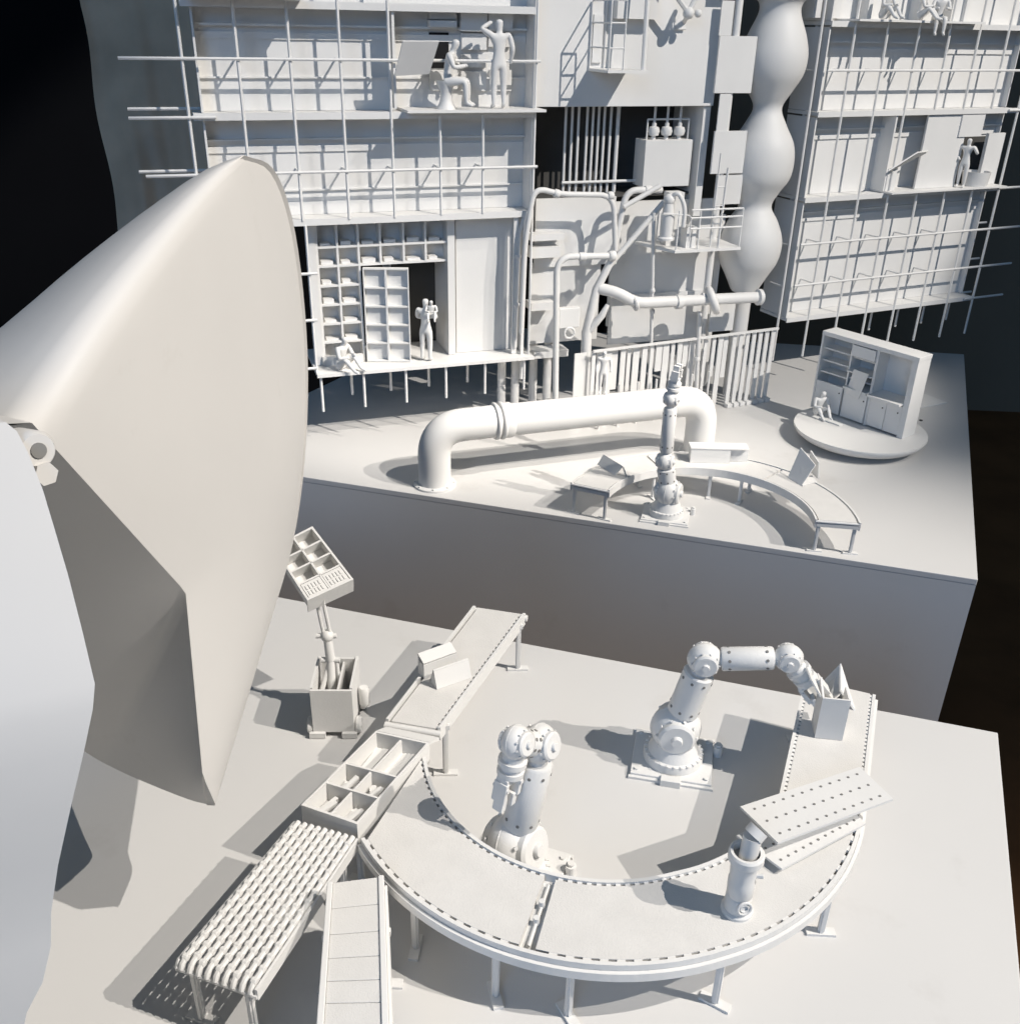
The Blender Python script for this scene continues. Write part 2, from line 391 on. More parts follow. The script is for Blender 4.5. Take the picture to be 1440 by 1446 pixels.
    part('rear_skin', MB().grid(G), 'shell', t, smooth=True)
    return t
shell()

def shell_stand():
    # right-hand outline of the leg that carries the shell; every level is a rounded section running off to the left
    px = [(8, 596), (24, 609), (40, 640), (60, 690), (78, 750), (97, 815), (116, 890), (134, 966), (131, 1002), (118, 1064), (100, 1140), (82, 1222), (72, 1290), (72, 1336), (60, 1388), (38, 1430)]
    tt = [.402, .402, .40, .398, .395, .392, .39, .388, .388, .39, .395, .402, .410, .414, .418, .42]
    lev = [depth(u, v, d) for (u, v), d in zip(px, tt)]
    lev += [lev[-1]+V(-.012, -.008, -.04), lev[-1]+V(-.02, -.012, -.12), lev[-1]+V(-.022, -.012, -.26), V(lev[-1][0]-.022, lev[-1][1]-.012, .0005)]
    t = thing('shell_leg', 'broad smooth white leg at the left edge, running up to the shell hinge', 'leg', (-.36, .2, 0))
    G = []; Gb = []
    for p in lev:
        row = [p+V(-.40*k/12, -.075*math.sin(math.pi*.5*k/12)-.05*k/12, 0) for k in range(13)]
        G.append(row); Gb.append([p+V(-.40*k/12-.012*(k > 0), .05*min(1, k/1.5), 0) for k in range(13)])
    part('front_skin', MB().grid(G), 'shell', t, smooth=True)
    part('rear_skin', MB().grid(Gb), 'shell', t, smooth=True)
    part('top_cap', MB().grid([G[0], Gb[0]]), 'shell', t); part('end_cap', MB().grid([[r[-1] for r in G], [r[-1] for r in Gb]]), 'shell', t)
    # hinge: a pin boss with a square socket and a hex stud beside it
    c = depth(44, 634, .412); ax = unit(CAM-c+V(.25, 0, -.05)); bx = ax*.012
    part('hinge_boss', MB().lathe(c-bx, c+bx*.6, [(0, .0085), (.85, .0085), (1, .007)], 24), 'shell', t, smooth=True)
    part('hinge_socket', MB().cyl(c+bx*.6, c+bx*.66, .0034, n=14), 'hole', t, smooth=True)
    c = depth(59, 668, .412)
    part('hinge_stud', MB().cyl(c-bx*.8, c+bx*.4, .0052, n=6), 'shell', t)
    return t
shell_stand()

# ================================================================ conveyors
def leg_mesh(h, nm):
    mb = MB(); mb.box((-.0032, -.0016, .003), (.0032, .0016, h)); mb.box((-.0052, -.0022, h-.006), (.0052, .0022, h))
    mb.box((-.0016, -.0032, .003), (.0016, .0032, h)); me = mesh_of('leg', mb, 'print'); 
    ft = MB().box((-.0135, -.0045, 0), (.0135, .0045, .0028)); return me, mesh_of('foot', ft, 'print')
LEG, FOOT = leg_mesh(.070, 'near'); LEGF, FOOTF = leg_mesh(.058, 'far')
def put_leg(t, p, dirv, far=False):
    d = unit(V(dirv[0], dirv[1], 0)); R = mat3(d, V(-d[1], d[0], 0), V(0, 0, 1))
    l = inst('leg', LEGF if far else LEG, t, p, R); l2 = inst('foot', FOOTF if far else FOOT, l, p); l2.matrix_local = Matrix(); return l
RB = mesh_of('roller', MB().box((-.0016, -.0034, -.0035), (.0016, .0034, .0002)), 'print')
SB = mesh_of('roller', MB().box((-.0016, -.0021, -.0025), (.0016, .0021, .0002)), 'print')

def arc(c, r, a0, a1, n): return [V(c[0]+r*math.cos(math.radians(a0+(a1-a0)*i/(n-1))), c[1]+r*math.sin(math.radians(a0+(a1-a0)*i/(n-1)))) for i in range(n)]
def strip(mb, inn, out, z0, z1):     # band between two polylines in plan
    n = len(inn); vs = [V(p[0], p[1], z) for z in (z0, z1) for p in list(inn)+list(out)]; N2 = 2*n; fs = []
    for i in range(n-1):
        fs += [(i, i+1, n+i+1, n+i), (N2+i, N2+n+i, N2+n+i+1, N2+i+1), (i, N2+i, N2+i+1, i+1), (n+i, n+i+1, N2+n+i+1, N2+n+i)]
    fs += [(0, n, N2+n, N2), (n-1, N2+n-1, N2+2*n-1, 2*n-1)]
    return mb.add(vs, fs)

def near_ring():
    c = V(.0935, .780); hz = .075
    def Rr(k, a):                    # the right end runs a little wider
        e = max(0, (a-290)/48.0); return (.176+.014*e) if k == 0 else (.262+.007*e)
    t = thing('curved_conveyor', 'half-ring white belt conveyor on short legs around the two front robot arms', 'conveyor', (c[0], c[1], 0))
    def pl(r_off_in, a0, a1, n=40, inner=True):
        out = []
        for i in range(n):
            a = a0+(a1-a0)*i/(n-1); r = Rr(0 if inner else 1, a)+r_off_in; out.append(c+V(math.cos(math.radians(a)), math.sin(math.radians(a)))*r)
        return out
    sd = unit(V(.077, .193)); aE = 338.3; Ls = .212
    def ext(p, q=Ls): return p+sd*q
    def path(off, inner, a0, cut=0):
        p = pl(off, a0, aE, 46, inner); return p+[ext(p[-1], Ls)]
    g0i, g0o = 187.0, 210.5
    # frame: underside pan and the two rims
    part('frame', strip(MB(), path(.002, True, g0i), path(-.002, False, g0o), hz-.014, hz-.0075), 'print', t)
    part('inner_rail', strip(MB(), path(0, True, g0i), path(.0035, True, g0i), hz-.016, hz+.0015), 'print', t)
    part('outer_rail', strip(MB(), path(-.0035, False, g0o), path(0, False, g0o), hz-.013, hz+.0005), 'print', t)
    part('outer_lip', strip(MB(), path(0.0003, False, g0o), path(.0035, False, g0o), hz-.0150, hz-.0060), 'print', t)
    gap = 255.2
    def seg(a0i, a0o, a1, tail=False):
        i_ = pl(.0060, a0i, a1, 36, True); o_ = pl(-.0060, a0o, a1, 36, False)
        if tail: i_.append(ext(i_[-1])); o_.append(ext(o_[-1]))
        return strip(MB(), i_, o_, hz-.0072, hz)
    part('belt', seg(g0i+1.2, g0o+.6, gap-3.2), 'belt', t, label='left belt panel of the curve')
    part('belt', seg(gap, gap, aE, True), 'belt', t, label='right belt panel of the curve and its straight end')
    # cross bar with two pegs in the slot between the belts
    a = math.radians(gap-1.6); d = V(math.cos(a), math.sin(a)); p0 = c+d*.186; p1 = c+d*.252
    part('cross_bar', MB().cyl(V(*p0, hz-.0045), V(*p1, hz-.0045), .0016, n=8), 'print', t)
    for k in (.35, .62):
        q = lerp(p0, p1, k); part('peg', MB().cyl(V(*q, hz-.006), V(*q, hz+.0015), .0028, n=10), 'print', t)
    # rollers that bridge the slit between belt and rail
    def rollers(inner, a0, step, tail):
        r0 = (.0047 if inner else -.0047)
        a = a0
        while a < aE-1:
            if abs(a-gap+1.6) > 2.4:
                r = Rr(0 if inner else 1, a)+r0; th = math.radians(a); q = c+V(math.cos(th), math.sin(th))*r
                inst('roller', RB if not inner else SB, t, V(q[0], q[1], hz-.0005), Matrix.Rotation(th, 3, 'Z'))
            a += step
        r = Rr(0 if inner else 1, aE)+r0; th = math.radians(aE); q0 = c+V(math.cos(th), math.sin(th))*r; k = .004
        while k < Ls-.002:
            q = q0+sd*k; inst('roller', SB, t, V(q[0], q[1], hz-.0005), Matrix.Rotation(th, 3, 'Z')); k += tail
    rollers(False, g0o+1.5, 3.1, .0068); rollers(True, g0i+2, 2.7, .0068)
    for a, o_ in ((228, .256), (247.5, .256), (262, .256), (291, .256), (321, .262), (212, .19), (248, .183), (300, .186)):
        th = math.radians(a); q = c+V(math.cos(th), math.sin(th))*o_; put_leg(t, (q[0], q[1], 0), (-math.sin(th)*.6+math.cos(th)*.8, math.cos(th)*.6+math.sin(th)*.8))
    th = math.radians(aE)
    for r in (.196, .262):
        q = c+V(math.cos(th), math.sin(th))*r+sd*(Ls-.018); put_leg(t, (q[0], q[1], 0), (1, 0))
    return t
near_ring()

def far_ring():
    c = V(.362, 1.552); hz = Z2+.065; a0, a1 = -8.0, 156.0; ri, ro = .190, .270
    t = thing('curved_conveyor', 'half-ring white conveyor around the single upright robot arm on the rear plinth', 'conveyor', (c[0], c[1], Z2))
    A = lambda r, b0=a0, b1=a1, n=44: arc(c, r, b0, b1, n)
    part('frame', strip(MB(), A(ri+.002), A(ro-.002), hz-.013, hz-.0065), 'print', t)
    part('inner_rail', strip(MB(), A(ri), A(ri+.0035), hz-.015, hz+.0012), 'print', t)
    part('outer_rail', strip(MB(), A(ro-.0035), A(ro), hz-.015, hz+.0012), 'print', t)
    for b0, b1, lb in ((a0+.5, 46, 'right belt panel'), (47.2, 108, 'rear belt panel'), (109.2, a1-.5, 'left belt panel')):
        part('belt', strip(MB(), A(ri+.0065, b0, b1, 24), A(ro-.0065, b0, b1, 24), hz-.0062, hz), 'belt', t, label=lb)
    for a in (a0+1.2, 60, 78, 112, a1-1.2):
        th = math.radians(a)
        for r in (ri+.008, ro-.008):
            q = c+V(math.cos(th), math.sin(th))*r; put_leg(t, (q[0], q[1], Z2), (math.cos(th), math.sin(th)), True)
    for k in (0, 1):
        th = math.radians((a0+.4, a1-.4)[k]); d = V(math.cos(th), math.sin(th))
        part('end_bar', MB().cyl(V(*(c+d*(ri+.001)), hz-.003), V(*(c+d*(ro-.001)), hz-.003), .0024, n=8), 'print', t)
    return t
far_ring()

# the straight line at the left: belt, divided tray, skate rollers
U0 = at(668, 857, .075)[:2]; U1 = at(742, 868, .075)[:2]; W0 = at(545, 1017, .075)[:2]; W1 = at(622, 1030, .075)[:2]
def straight():
    hz = .075; t = thing('straight_conveyor', 'straight white belt conveyor running from the divided tray to the plinth edge', 'conveyor', (W0[0], W0[1], 0))
    nd = unit(U0-W0); ac = unit(U1-U0)
    def q(p, z): return V(p[0], p[1], z)
    L = lambda s, k: lerp(lerp(W0, W1, s), lerp(U0, U1, s), k)
    def bar(s0, s1, z0, z1): return MB().hexa([q(L(s0, 0), z0), q(L(s1, 0), z0), q(L(s1, 1), z0), q(L(s0, 1), z0), q(L(s0, 0), z1), q(L(s1, 0), z1), q(L(s1, 1), z1), q(L(s0, 1), z1)])
    part('frame', bar(.02, .98, hz-.014, hz-.007), 'print', t)
    part('side_rail', bar(0, .05, hz-.015, hz+.002), 'print', t); part('side_rail', bar(.95, 1, hz-.015, hz+.002), 'print', t)
    part('belt', bar(.095, .895, hz-.0068, hz), 'belt', t)
    for k in range(30):
        p = L(.922, (k+.5)/30); inst('roller', SB, t, q(p, hz-.0005), mat3(V(*ac, 0), V(*nd, 0), V(0, 0, 1)))
    part('end_roller', MB().cyl(q(L(0.0, 1.004), hz-.006), q(L(1.03, 1.004), hz-.006), .0042, n=12), 'print', t, smooth=True)
    part('end_roller', MB().cyl(q(L(0.0, -.012), hz-.005), q(L(1.03, -.012), hz-.005), .0042, n=12), 'print', t, smooth=True)
    for s, k in ((.97, .93), (.03, .93), (.97, .06), (.03, .06)): put_leg(t, q(L(s, k), 0), ac+nd*.3)
    return t
straight()

def tray():
    hz = .075; t = thing('divided_tray', 'long open white tray with six compartments between belt and skate rollers', 'tray', (*at(465, 1100, .0)[:2], .05))
    zt = .083
    A0 = at(546, 1017, zt)[:2]; B0 = at(621, 1032, zt)[:2]; C_ = at(504, 1164, zt)[:2]; D_ = at(425, 1137, zt)[:2]
    ac = unit(C_-D_)
    P = lambda s, k: lerp(lerp(D_, C_, s), lerp(A0, B0, s), k)
    def bar(s0, s1, k0, k1, z0, z1): return MB().hexa([V(*P(s0, k0), z0), V(*P(s1, k0), z0), V(*P(s1, k1), z0), V(*P(s0, k1), z0), V(*P(s0, k0), z1), V(*P(s1, k0), z1), V(*P(s1, k1), z1), V(*P(s0, k1), z1)])
    zb = .060; w = .035; e = .018
    part('bottom', bar(.0, 1, .0, .86, zb-.004, zb), 'card', t)
    part('side_wall', bar(0, w, 0, .86, zb, zt), 'card', t); part('side_wall', bar(1-w, 1, 0, .86, zb-.004, zt), 'card', t)
    part('end_wall', bar(w, 1-w, 0, e, zb-.004, zt), 'card', t); part('end_wall', bar(w, 1-w, .86-e, .86, zb, zt), 'card', t)
    for k in (.25, .47): part('divider', bar(w, 1-w, k, k+e*.8, zb, zt-.001), 'card', t)
    part('centre_divider', bar(.475, .51, e, .86-e, zb, zt-.003), 'card', t)
    part('top_plate', MB().hexa([V(*P(0, .862), zt-.003), V(*P(1, .862), zt-.003), V(*P(1, .99), hz-.004), V(*P(0, .99), hz-.004), V(*P(0, .862), zt), V(*P(1, .862), zt), V(*P(1, .99), hz), V(*P(0, .99), hz)]), 'card', t)
    for s, k in ((.06, .04), (.94, .04), (.06, .8), (.94, .8)): put_leg(t, V(*P(s, k), -.012), ac)
    for ch in t.children:
        if ch.name.startswith('leg'): ch.scale = (1, 1, .82); ch.location.z += .012
    # loose parts lying in the compartments
    stick = mesh_of('plastic_strip', MB().box((-.0032, -.030, 0), (.0032, .030, .0022)), 'print')
    def lay(name, me, s, k, rot, z, label, grp):
        o_ = bpy.data.objects.new(name, me); COL.objects.link(o_); p = P(s, k); o_.location = (p[0], p[1], z)
        o_.rotation_euler = (0, 0, math.atan2(ac[1], ac[0])+rot); o_['label'] = label; o_['category'] = 'strip' if name == 'plastic_strip' else 'peg'; o_['group'] = grp
    for i, s in enumerate((.56, .64, .72, .80, .88)): lay('plastic_strip', stick, s, .66+.01*(i % 2), .03*(i-2), zb+.0005+.0008*i, 'flat white strip lying in the longest right-hand tray compartment', 'strips in the tray')
    for i, s in enumerate((.12, .22)): lay('plastic_strip', stick, s, .67, -.05*i, zb+.0005+.001*i, 'flat white strip lying in the longest left-hand tray compartment', 'left strips in the tray')
    peg = mesh_of('loose_peg', MB().box((-.0022, -.012, 0), (.0022, .012, .0044)), 'print')
    for row, (k0, lb) in enumerate(((.36, 'middle'), (.13, 'nearest'))):
        for sd_, s0 in (('left', .14), ('right', .62)):
            for i in range(5):
                lay('loose_peg', peg, s0+.065*i, k0+random.uniform(-.04, .04), random.uniform(-.5, .5), zb+.0005+.0044*(i % 3), f'small white peg loose in the {lb} {sd_} tray compartment', f'pegs in the {lb} {sd_} compartment')
    return P
tray()

def skate():
    hz = .072; t = thing('skate_conveyor', 'white skate-wheel conveyor with rows of bead rollers at the lower left', 'conveyor', (*at(330, 1300, 0)[:2], 0))
    fl = at(417, 1160, hz)[:2]; fr = at(503, 1184, hz)[:2]; nl = at(249, 1359, hz)[:2]; nr = at(359, 1398, hz)[:2]
    L = lambda s, k: lerp(lerp(nl, nr, s), lerp(fl, fr, s), k)
    ac = unit(nr-nl); nd = unit(fl-nl)
    q = lambda p, z: V(p[0], p[1], z)
    n = 9; bead = MB(); wheel = mesh_of('wheel', MB().lathe((0, -.0026, 0), (0, .0026, 0), [(0, .0027), (.15, .0031), (.85, .0031), (1, .0027)], 10), 'print')
    for i in range(n):
        s = (i+.5)/n
        r = part('roller_bar', MB().tube([q(L(s, 0.0), hz-.0065), q(L(s, .012), hz-.002), q(L(s, .03), hz), q(L(s, 1.0), hz)], .0027, 8), 'print', t, smooth=True)
        for k in range(14):
            p = q(L(s, (k+.55+.35*(i % 2))/14.4), hz+.0002)
            w_ = inst('wheel', wheel, r, p, mat3(V(*nd, 0), V(*ac, 0), V(0, 0, -1)))
    for k in range(8):
        part('axle', MB().cyl(q(L(.0, (k+.5)/8), hz-.003), q(L(1, (k+.5)/8), hz-.003), .0011, n=6), 'print', t)
    part('side_rail', MB().tube([q(L(0, 0), hz-.007), q(L(-.01, .02), hz-.003), q(L(-.01, 1), hz-.003)], .0026, 8), 'print', t, smooth=True)
    part('side_rail', MB().hexa([q(L(1.0, 0), hz-.012), q(L(1.035, 0), hz-.012), q(L(1.035, 1), hz-.012), q(L(1.0, 1), hz-.012), q(L(1.0, 0), hz), q(L(1.035, 0), hz), q(L(1.035, 1), hz), q(L(1.0, 1), hz)]), 'print', t)
    part('end_bar', MB().cyl(q(L(-.02, 0), hz-.008), q(L(1.03, 0), hz-.008), .0018, n=8), 'print', t)
    for s, k in ((.14, .03), (.86, .03), (.1, .9), (.9, .9)): put_leg(t, q(L(s, k), -.008), ac)
    for ch in t.children:
        if ch.name.startswith('leg'): ch.scale = (1, 1, .88); ch.location.z += .008
skate()

def ramp():
    t = thing('slatted_conveyor', 'plain white slatted conveyor running out of the picture at the bottom', 'conveyor', (*at(500, 1400, 0)[:2], 0))
    z = .092; fl = at(462, 1247, z)[:2]; fr = at(542, 1237, z)[:2]; nl = at(447, 1446, z)[:2]; nr = at(549, 1446, z)[:2]
    nl = fl+(nl-fl)*1.35; nr = fr+(nr-fr)*1.35
    L = lambda s, k: lerp(lerp(fl, fr, s), lerp(nl, nr, s), k); q = lambda p, zz: V(p[0], p[1], zz)
    def bar(s0, s1, k0, k1, z0, z1): return MB().hexa([q(L(s0, k0), z0), q(L(s0, k1), z0), q(L(s1, k1), z0), q(L(s1, k0), z0), q(L(s0, k0), z1), q(L(s0, k1), z1), q(L(s1, k1), z1), q(L(s1, k0), z1)])
    part('side_panel', bar(0, .10, 0, 1, z-.022, z+.0015), 'card', t, bevel=.0008); part('side_panel', bar(.90, 1, 0, 1, z-.022, z+.0015), 'card', t, bevel=.0008)
    part('skirt', bar(1.003, 1.05, .0, 1, .030, z-.012), 'card', t)
    part('back_plate', bar(.1, .9, 0, 1, z-.016, z-.006), 'card', t)
    ks = [0, .155, .30, .425, .54, .645, .745, .84, .93, 1.0]
    for a, b in zip(ks[:-1], ks[1:]): part('slat', bar(.102, .898, a+.0012, b-.0012, z-.0055, z-.0004), 'belt', t, bevel=.0006)
    for s, k in ((.03, .2), (.97, .2), (.03, .9), (.97, .9)): put_leg(t, q(L(s, k), 0), V(1, 0, 0))
ramp()
# ================================================================ robot arms
def disc_cap(mb, c, ax, r, h): mb.lathe(c, c+ax*h, [(0, r), (.7, r), (1, r*.86)], 22)
def robot(name, label, base, S, E_, W_, G, n, k=1.0, plate_dir=(1, 0), sr_=.0285):
    """base on the plinth, joints shoulder / elbow / wrist, tool point; n = hinge axis"""
    n = unit(n); t = thing(name, label, 'robot arm', base); base = V(*base)
    pd = unit(V(*plate_dir, 0)); pq = V(-pd[1], pd[0], 0); X = np.array([pd, pq, V(0, 0, 1)]).T
    h = .006*k; w_ = .045*k
    bp = part('base_plate', MB().box((-w_, -w_*.86, 0.001*k), (w_, w_*.86, h), X, base), 'print', t, bevel=.0008*k)
    for sx in (-1, 1):
        part('rail', MB().box((-w_*1.04, sx*w_*.90-.002*k, 0), (w_*1.04, sx*w_*.90+.002*k, .0032*k), X, base), 'print', t)
        part('clamp', MB().box((-.011*k, sx*w_*.92-.005*k, 0), (.011*k, sx*w_*.92+.005*k, .0085*k), X, base), 'print', t, bevel=.0005*k)
        for sy in (-1, 1):
            q = base+X@V(sx*w_*.86, sy*w_*.7, h); part('bolt', MB().cyl(q, q+V(0, 0, .0022*k), .0024*k, n=8), 'print', t)
    q = base+X@V(w_*1.12, w_*.45, 0); part('cable_socket', MB().cyl(q, q+V(0, 0, .013*k), .0055*k, n=12).cyl(q+V(0, 0, .013*k), q+V(0, 0, .016*k), .0036*k, n=10), 'print', t, smooth=True)
    ph = max(S[2]-base[2]-.010*k, .016*k)
    pe = part('pedestal', MB().lathe(base+V(0, 0, h), base+V(0, 0, ph), [(0, .034*k), (.10, .034*k), (.30, .0325*k), (.34, .0290*k), (.7, .0235*k), (1, .0200*k)], 32), 'print', t, smooth=True)
    stud = mesh_of('stud', MB().box((-.0016*k, -.0012*k, 0), (.0016*k, .0012*k, .002*k)), 'print')
    for i in range(26):
        a = 2*math.pi*i/26; z = base[2]+h+(ph-h)*.28; inst('stud', stud, pe, base*V(1, 1, 0)+V(.0318*k*math.cos(a), .0318*k*math.sin(a), z), Matrix.Rotation(a, 3, 'Z'))
    def joint(nm, c, r, side=1.0):
        c = np.asarray(c, float)
        jn = part(nm, MB().ball(c, r, 26, 16, n, .82), 'print', t, smooth=True)
        part('seam_ring', MB().torus(c, n, r*.985, r*.03, 30, 6), 'print', jn, smooth=True)
        for s in (-1, 1):
            mb = MB(); disc_cap(mb, c+n*s*r*.55, n*s, r*.72, r*.30); cp = part('cap', mb, 'print', jn, smooth=True)
            mb = MB(); disc_cap(mb, c+n*s*r*.85, n*s, r*.22, r*.16); part('hub', mb, 'print', jn, smooth=True)
        x = np.cross(n, V(0, 0, 1)); x /= np.linalg.norm(x); y = np.cross(n, x)
        bm_ = mesh_of('rivet', MB().cyl((0, 0, -.001*k), (0, 0, r*.035), r*.06, n=8), 'print')
        for s in (-1, 1):
            for i in range(10):
                a = 2*math.pi*i/10; p = c+n*s*r*.60+(x*math.cos(a)+y*math.sin(a))*r*.79; dr = unit(n*s*.62+(x*math.cos(a)+y*math.sin(a))*.78)
                u_ = np.cross(dr, n); u_ /= np.linalg.norm(u_); inst('rivet', bm_, jn, p, mat3(u_, np.cross(dr, u_), dr))
        return jn
    joint('shoulder_joint', S, sr_*k)
    def limb(nm, a, b, ra, rb, ja, jb):
        a, b = np.asarray(a, float), np.asarray(b, float); d = unit(b-a); a2 = a+d*ja*.80; b2 = b-d*jb*.80
        L = np.linalg.norm(b2-a2)
        mb = MB().lathe(a2-d*ja*.12, b2+d*jb*.12, [(0, ra*.62), (.07, ra*.62), (.07, ra*.9), (.10, ra), (.90, rb), (.93, rb*.9), (.93, rb*.62), (1, rb*.62)], 28)
        o = part(nm, mb, 'print', t, smooth=True)
        x = np.cross(d, n); x /= np.linalg.norm(x); y = np.cross(d, x)
        hm = mesh_of('bolt_hole', MB().cyl((0, 0, -.0006*k), (0, 0, .0005*k), .0017*k, n=10), 'hole')
        if True:
            for f, r in ((.17, ra), (.83, rb)):
                for i in range(8):
                    q = 2*math.pi*(i+.5)/8; dr = x*math.cos(q)+y*math.sin(q); p = lerp(a2, b2, f)+dr*(r*1.0)
                    inst('bolt_hole', hm, o, p, mat3(d, np.cross(dr, d), dr))
        return o
    limb('upper_arm', S, E_, .0172*k, .0172*k, .0262*k, .0188*k)
    joint('elbow_joint', E_, .0188*k)
    limb('forearm', E_, W_, .0130*k, .0126*k, .0188*k, .0158*k)
    joint('wrist_joint', W_, .0158*k)
    W_, G = np.asarray(W_, float), np.asarray(G, float); d = unit(G-W_); L = np.linalg.norm(G-W_)
    gr = part('gripper', MB().lathe(W_+d*.012*k, W_+d*(.012*k+L*.42), [(0, .010*k), (.2, .0105*k), (.22, .0135*k), (.42, .0135*k), (.44, .0105*k), (.62, .0105*k), (.64, .0128*k), (.85, .0125*k), (1, .008*k)], 20), 'print', t, smooth=True)
    x = np.cross(d, n); x /= np.linalg.norm(x); y = np.cross(d, x); b0 = W_+d*(.012*k+L*.36)
    part('wrist_bracket', MB().box((-.012*k, -.0065*k, 0), (.012*k, .0065*k, .007*k), np.array([x, y, d]).T, b0), 'print', gr, bevel=.0008*k)
    for i in (-1, 1):
        o = x*i; p = b0+o*.0105*k+d*.004*k
        X2 = np.array([unit(o*.96-d*.28*0), y, d]).T
        part('jaw', MB().box((-.0022*k, -.0072*k, 0), (.0028*k, .0072*k, L*.34), X2, p), 'print', gr, bevel=.0006*k)
        part('jaw_tip', MB().box((-.0062*k, -.0055*k, L*.30), (.0006*k, .0055*k, L*.52), X2, p), 'print', gr, bevel=.0006*k)
        part('jaw_pin', MB().cyl(p+d*L*.10-y*.0085*k, p+d*L*.10+y*.0085*k, .0022*k, n=8), 'print', gr)
    return t
# right-hand arm, bent over to the belt
B = at(949, 1073); vp_ = unit(V(1.0, -.10, 0)); nn = V(vp_[1], -vp_[0], 0)
pl_ = lambda u, v: onplane(u, v, B, nn)
robot('robot_arm', 'white robot arm on a square base plate reaching right over the curved belt', B, pl_(954, 1027), pl_(995, 931), pl_(1113, 929), pl_(1158, 985), nn, 1.0, (.98, -.2))
# front arm behind the curve, elbow folded and claw hanging at its left
B = at(728, 1236); n1 = unit(V(.45, -.89, 0)); pl_ = lambda u, v: onplane(u, v, B+V(0, .004, 0), V(0, -1, 0))
S = pl_(727, 1191); E_ = pl_(762, 1056)+V(0, .006, 0); W_ = pl_(729, 1034)+V(0, -.016, .002)
robot('robot_arm', 'white robot arm with folded elbow, claw hanging left, half hidden behind the curved belt', B, S, E_, W_, W_+V(-.009, -.005, -.062), V(.80, -.55, .25), 1.0, (.94, -.34), sr_=.031)
# far arm, upright
B = at(940, 728, Z2); up_ = lambda v, dx=0.0, dy=0.0: V(B[0]+dx, B[1]+dy, Z2+rise(B, v))
robot('robot_arm', 'white robot arm stretched straight up on the rear plinth', B, up_(694), up_(651, -.012), up_(563, -.012), up_(522, -.006), unit(V(.9, -.42, 0)), 1.0, (.97, -.24))

# ================================================================ things on the belts of the near plinth
def folded_card(name, label, p, q, hgt, lean, w, mats='card', group=None, t=.0022):
    """a card plate standing on the line p-q, leaning over"""
    p, q = V(*p), V(*q); d = unit(q-p); nrm = np.cross(d, V(0, 0, 1)); up = unit(V(0, 0, 1)*math.cos(lean)+nrm*math.sin(lean))
    return MB().slab([p, q, q+up*hgt, p+up*hgt], t)
def box_pair():
    z = .0755
    t = thing('small_crate', 'small white gabled box standing on the straight belt, nearer of the two', 'box', at(640, 965, z))
    a = at(617, 974, z); b = at(666, 957, z); c = at(655, 932, z+.0); dz = V(0, 0, .026)
    d = unit(b-a); nr = V(-d[1], d[0], 0)
    part('front_panel', MB().slab([a, b, b+V(0, 0, .022)+nr*.008, a+V(0, 0, .022)+nr*.008], .002), 'card', t)
    part('rear_panel', MB().slab([b+nr*.018, a+nr*.018, a+V(0, 0, .022)+nr*.009, b+V(0, 0, .022)+nr*.009], .002), 'card', t)
    part('end_panel', MB().add([a, a+nr*.018, a+V(0, 0, .022)+nr*.0085, a+d*.002, a+d*.002+nr*.018, a+d*.002+V(0, 0, .022)+nr*.0085], [(0, 1, 2), (3, 5, 4), (0, 3, 4, 1), (1, 4, 5, 2), (2, 5, 3, 0)]), 'card', t)
    t = thing('small_crate', 'small white box standing on the straight belt behind the gabled one', 'box', at(620, 950, z))
    a = at(599, 959, z); b = at(645, 942, z); d = unit(b-a); nr = V(-d[1], d[0], 0)
    part('front_panel', MB().slab([a, b, b+V(0, 0, .019), a+V(0, 0, .019)], .002), 'card', t)
    part('lid', MB().slab([a+V(0, 0, .0215), b+V(0, 0, .0215), b+V(0, 0, .0275)+nr*.014, a+V(0, 0, .0275)+nr*.014], .002), 'card', t)
    part('rear_panel', MB().slab([b+nr*.014, a+nr*.014, a+nr*.014+V(0, 0, .025), b+nr*.014+V(0, 0, .025)], .002), 'card', t)
    part('end_panel', MB().slab([a+nr*.011, a+nr*.0025, a+nr*.0025+V(0, 0, .018), a+nr*.011+V(0, 0, .018)], .002), 'card', t)
box_pair()
def gripped():
    z = .0755
    t = thing('carton', 'white upright box on the right belt end held by the robot claw', 'box', at(1175, 1042, z))
    a = at(1150, 1042, z); b = at(1189, 1046, z); h = rise(b, 990); d = unit(b-a); nr = V(-d[1], d[0], 0)
    part('front_panel', MB().slab([a, b, b+V(0, 0, h), a+V(0, 0, h)], .002), 'card', t)
    part('side_panel', MB().slab([b+nr*.0022, b+nr*.024, b+nr*.024+V(0, 0, h), b+nr*.0022+V(0, 0, h)], .002), 'card', t)
    part('side_panel', MB().slab([a+nr*.026, a+nr*.0022, a+nr*.0022+V(0, 0, h), a+nr*.026+V(0, 0, h*1.15)], .002), 'card', t)
    f0 = a+V(0, 0, h)+nr*.002; part('flap', MB().slab([f0-d*.001, f0+nr*.024-d*.002, f0+nr*.024-d*.016+V(0, 0, .020), f0-d*.014+V(0, 0, .020)], .0016), 'card', t)
    t = thing('leaning_panels', 'two white plates leaning together like a tent on the right belt end', 'panel', at(1195, 1000, z))
    p0 = at(1213, 1002, z); p1 = at(1170, 972, z); top = at(1187, 944, z)*0; 
    a1 = at(1208, 1003, z); b1 = at(1181, 975, z); hh = rise(b1, 941)
    part('panel', MB().slab([a1, b1, b1+V(.001, .006, hh), a1+V(-.016, .012, hh*.55)], .002), 'card', t)
    a2 = a1+V(-.034, .004, 0); b2 = b1+V(-.022, .004, 0)
    part('panel', MB().slab([b2, a2, a2+V(.020, .008, hh*.5), b2+V(.021, .002, hh*.92)], .002), 'card', t)
    t2 = at(1118, 1010, z)
gripped()

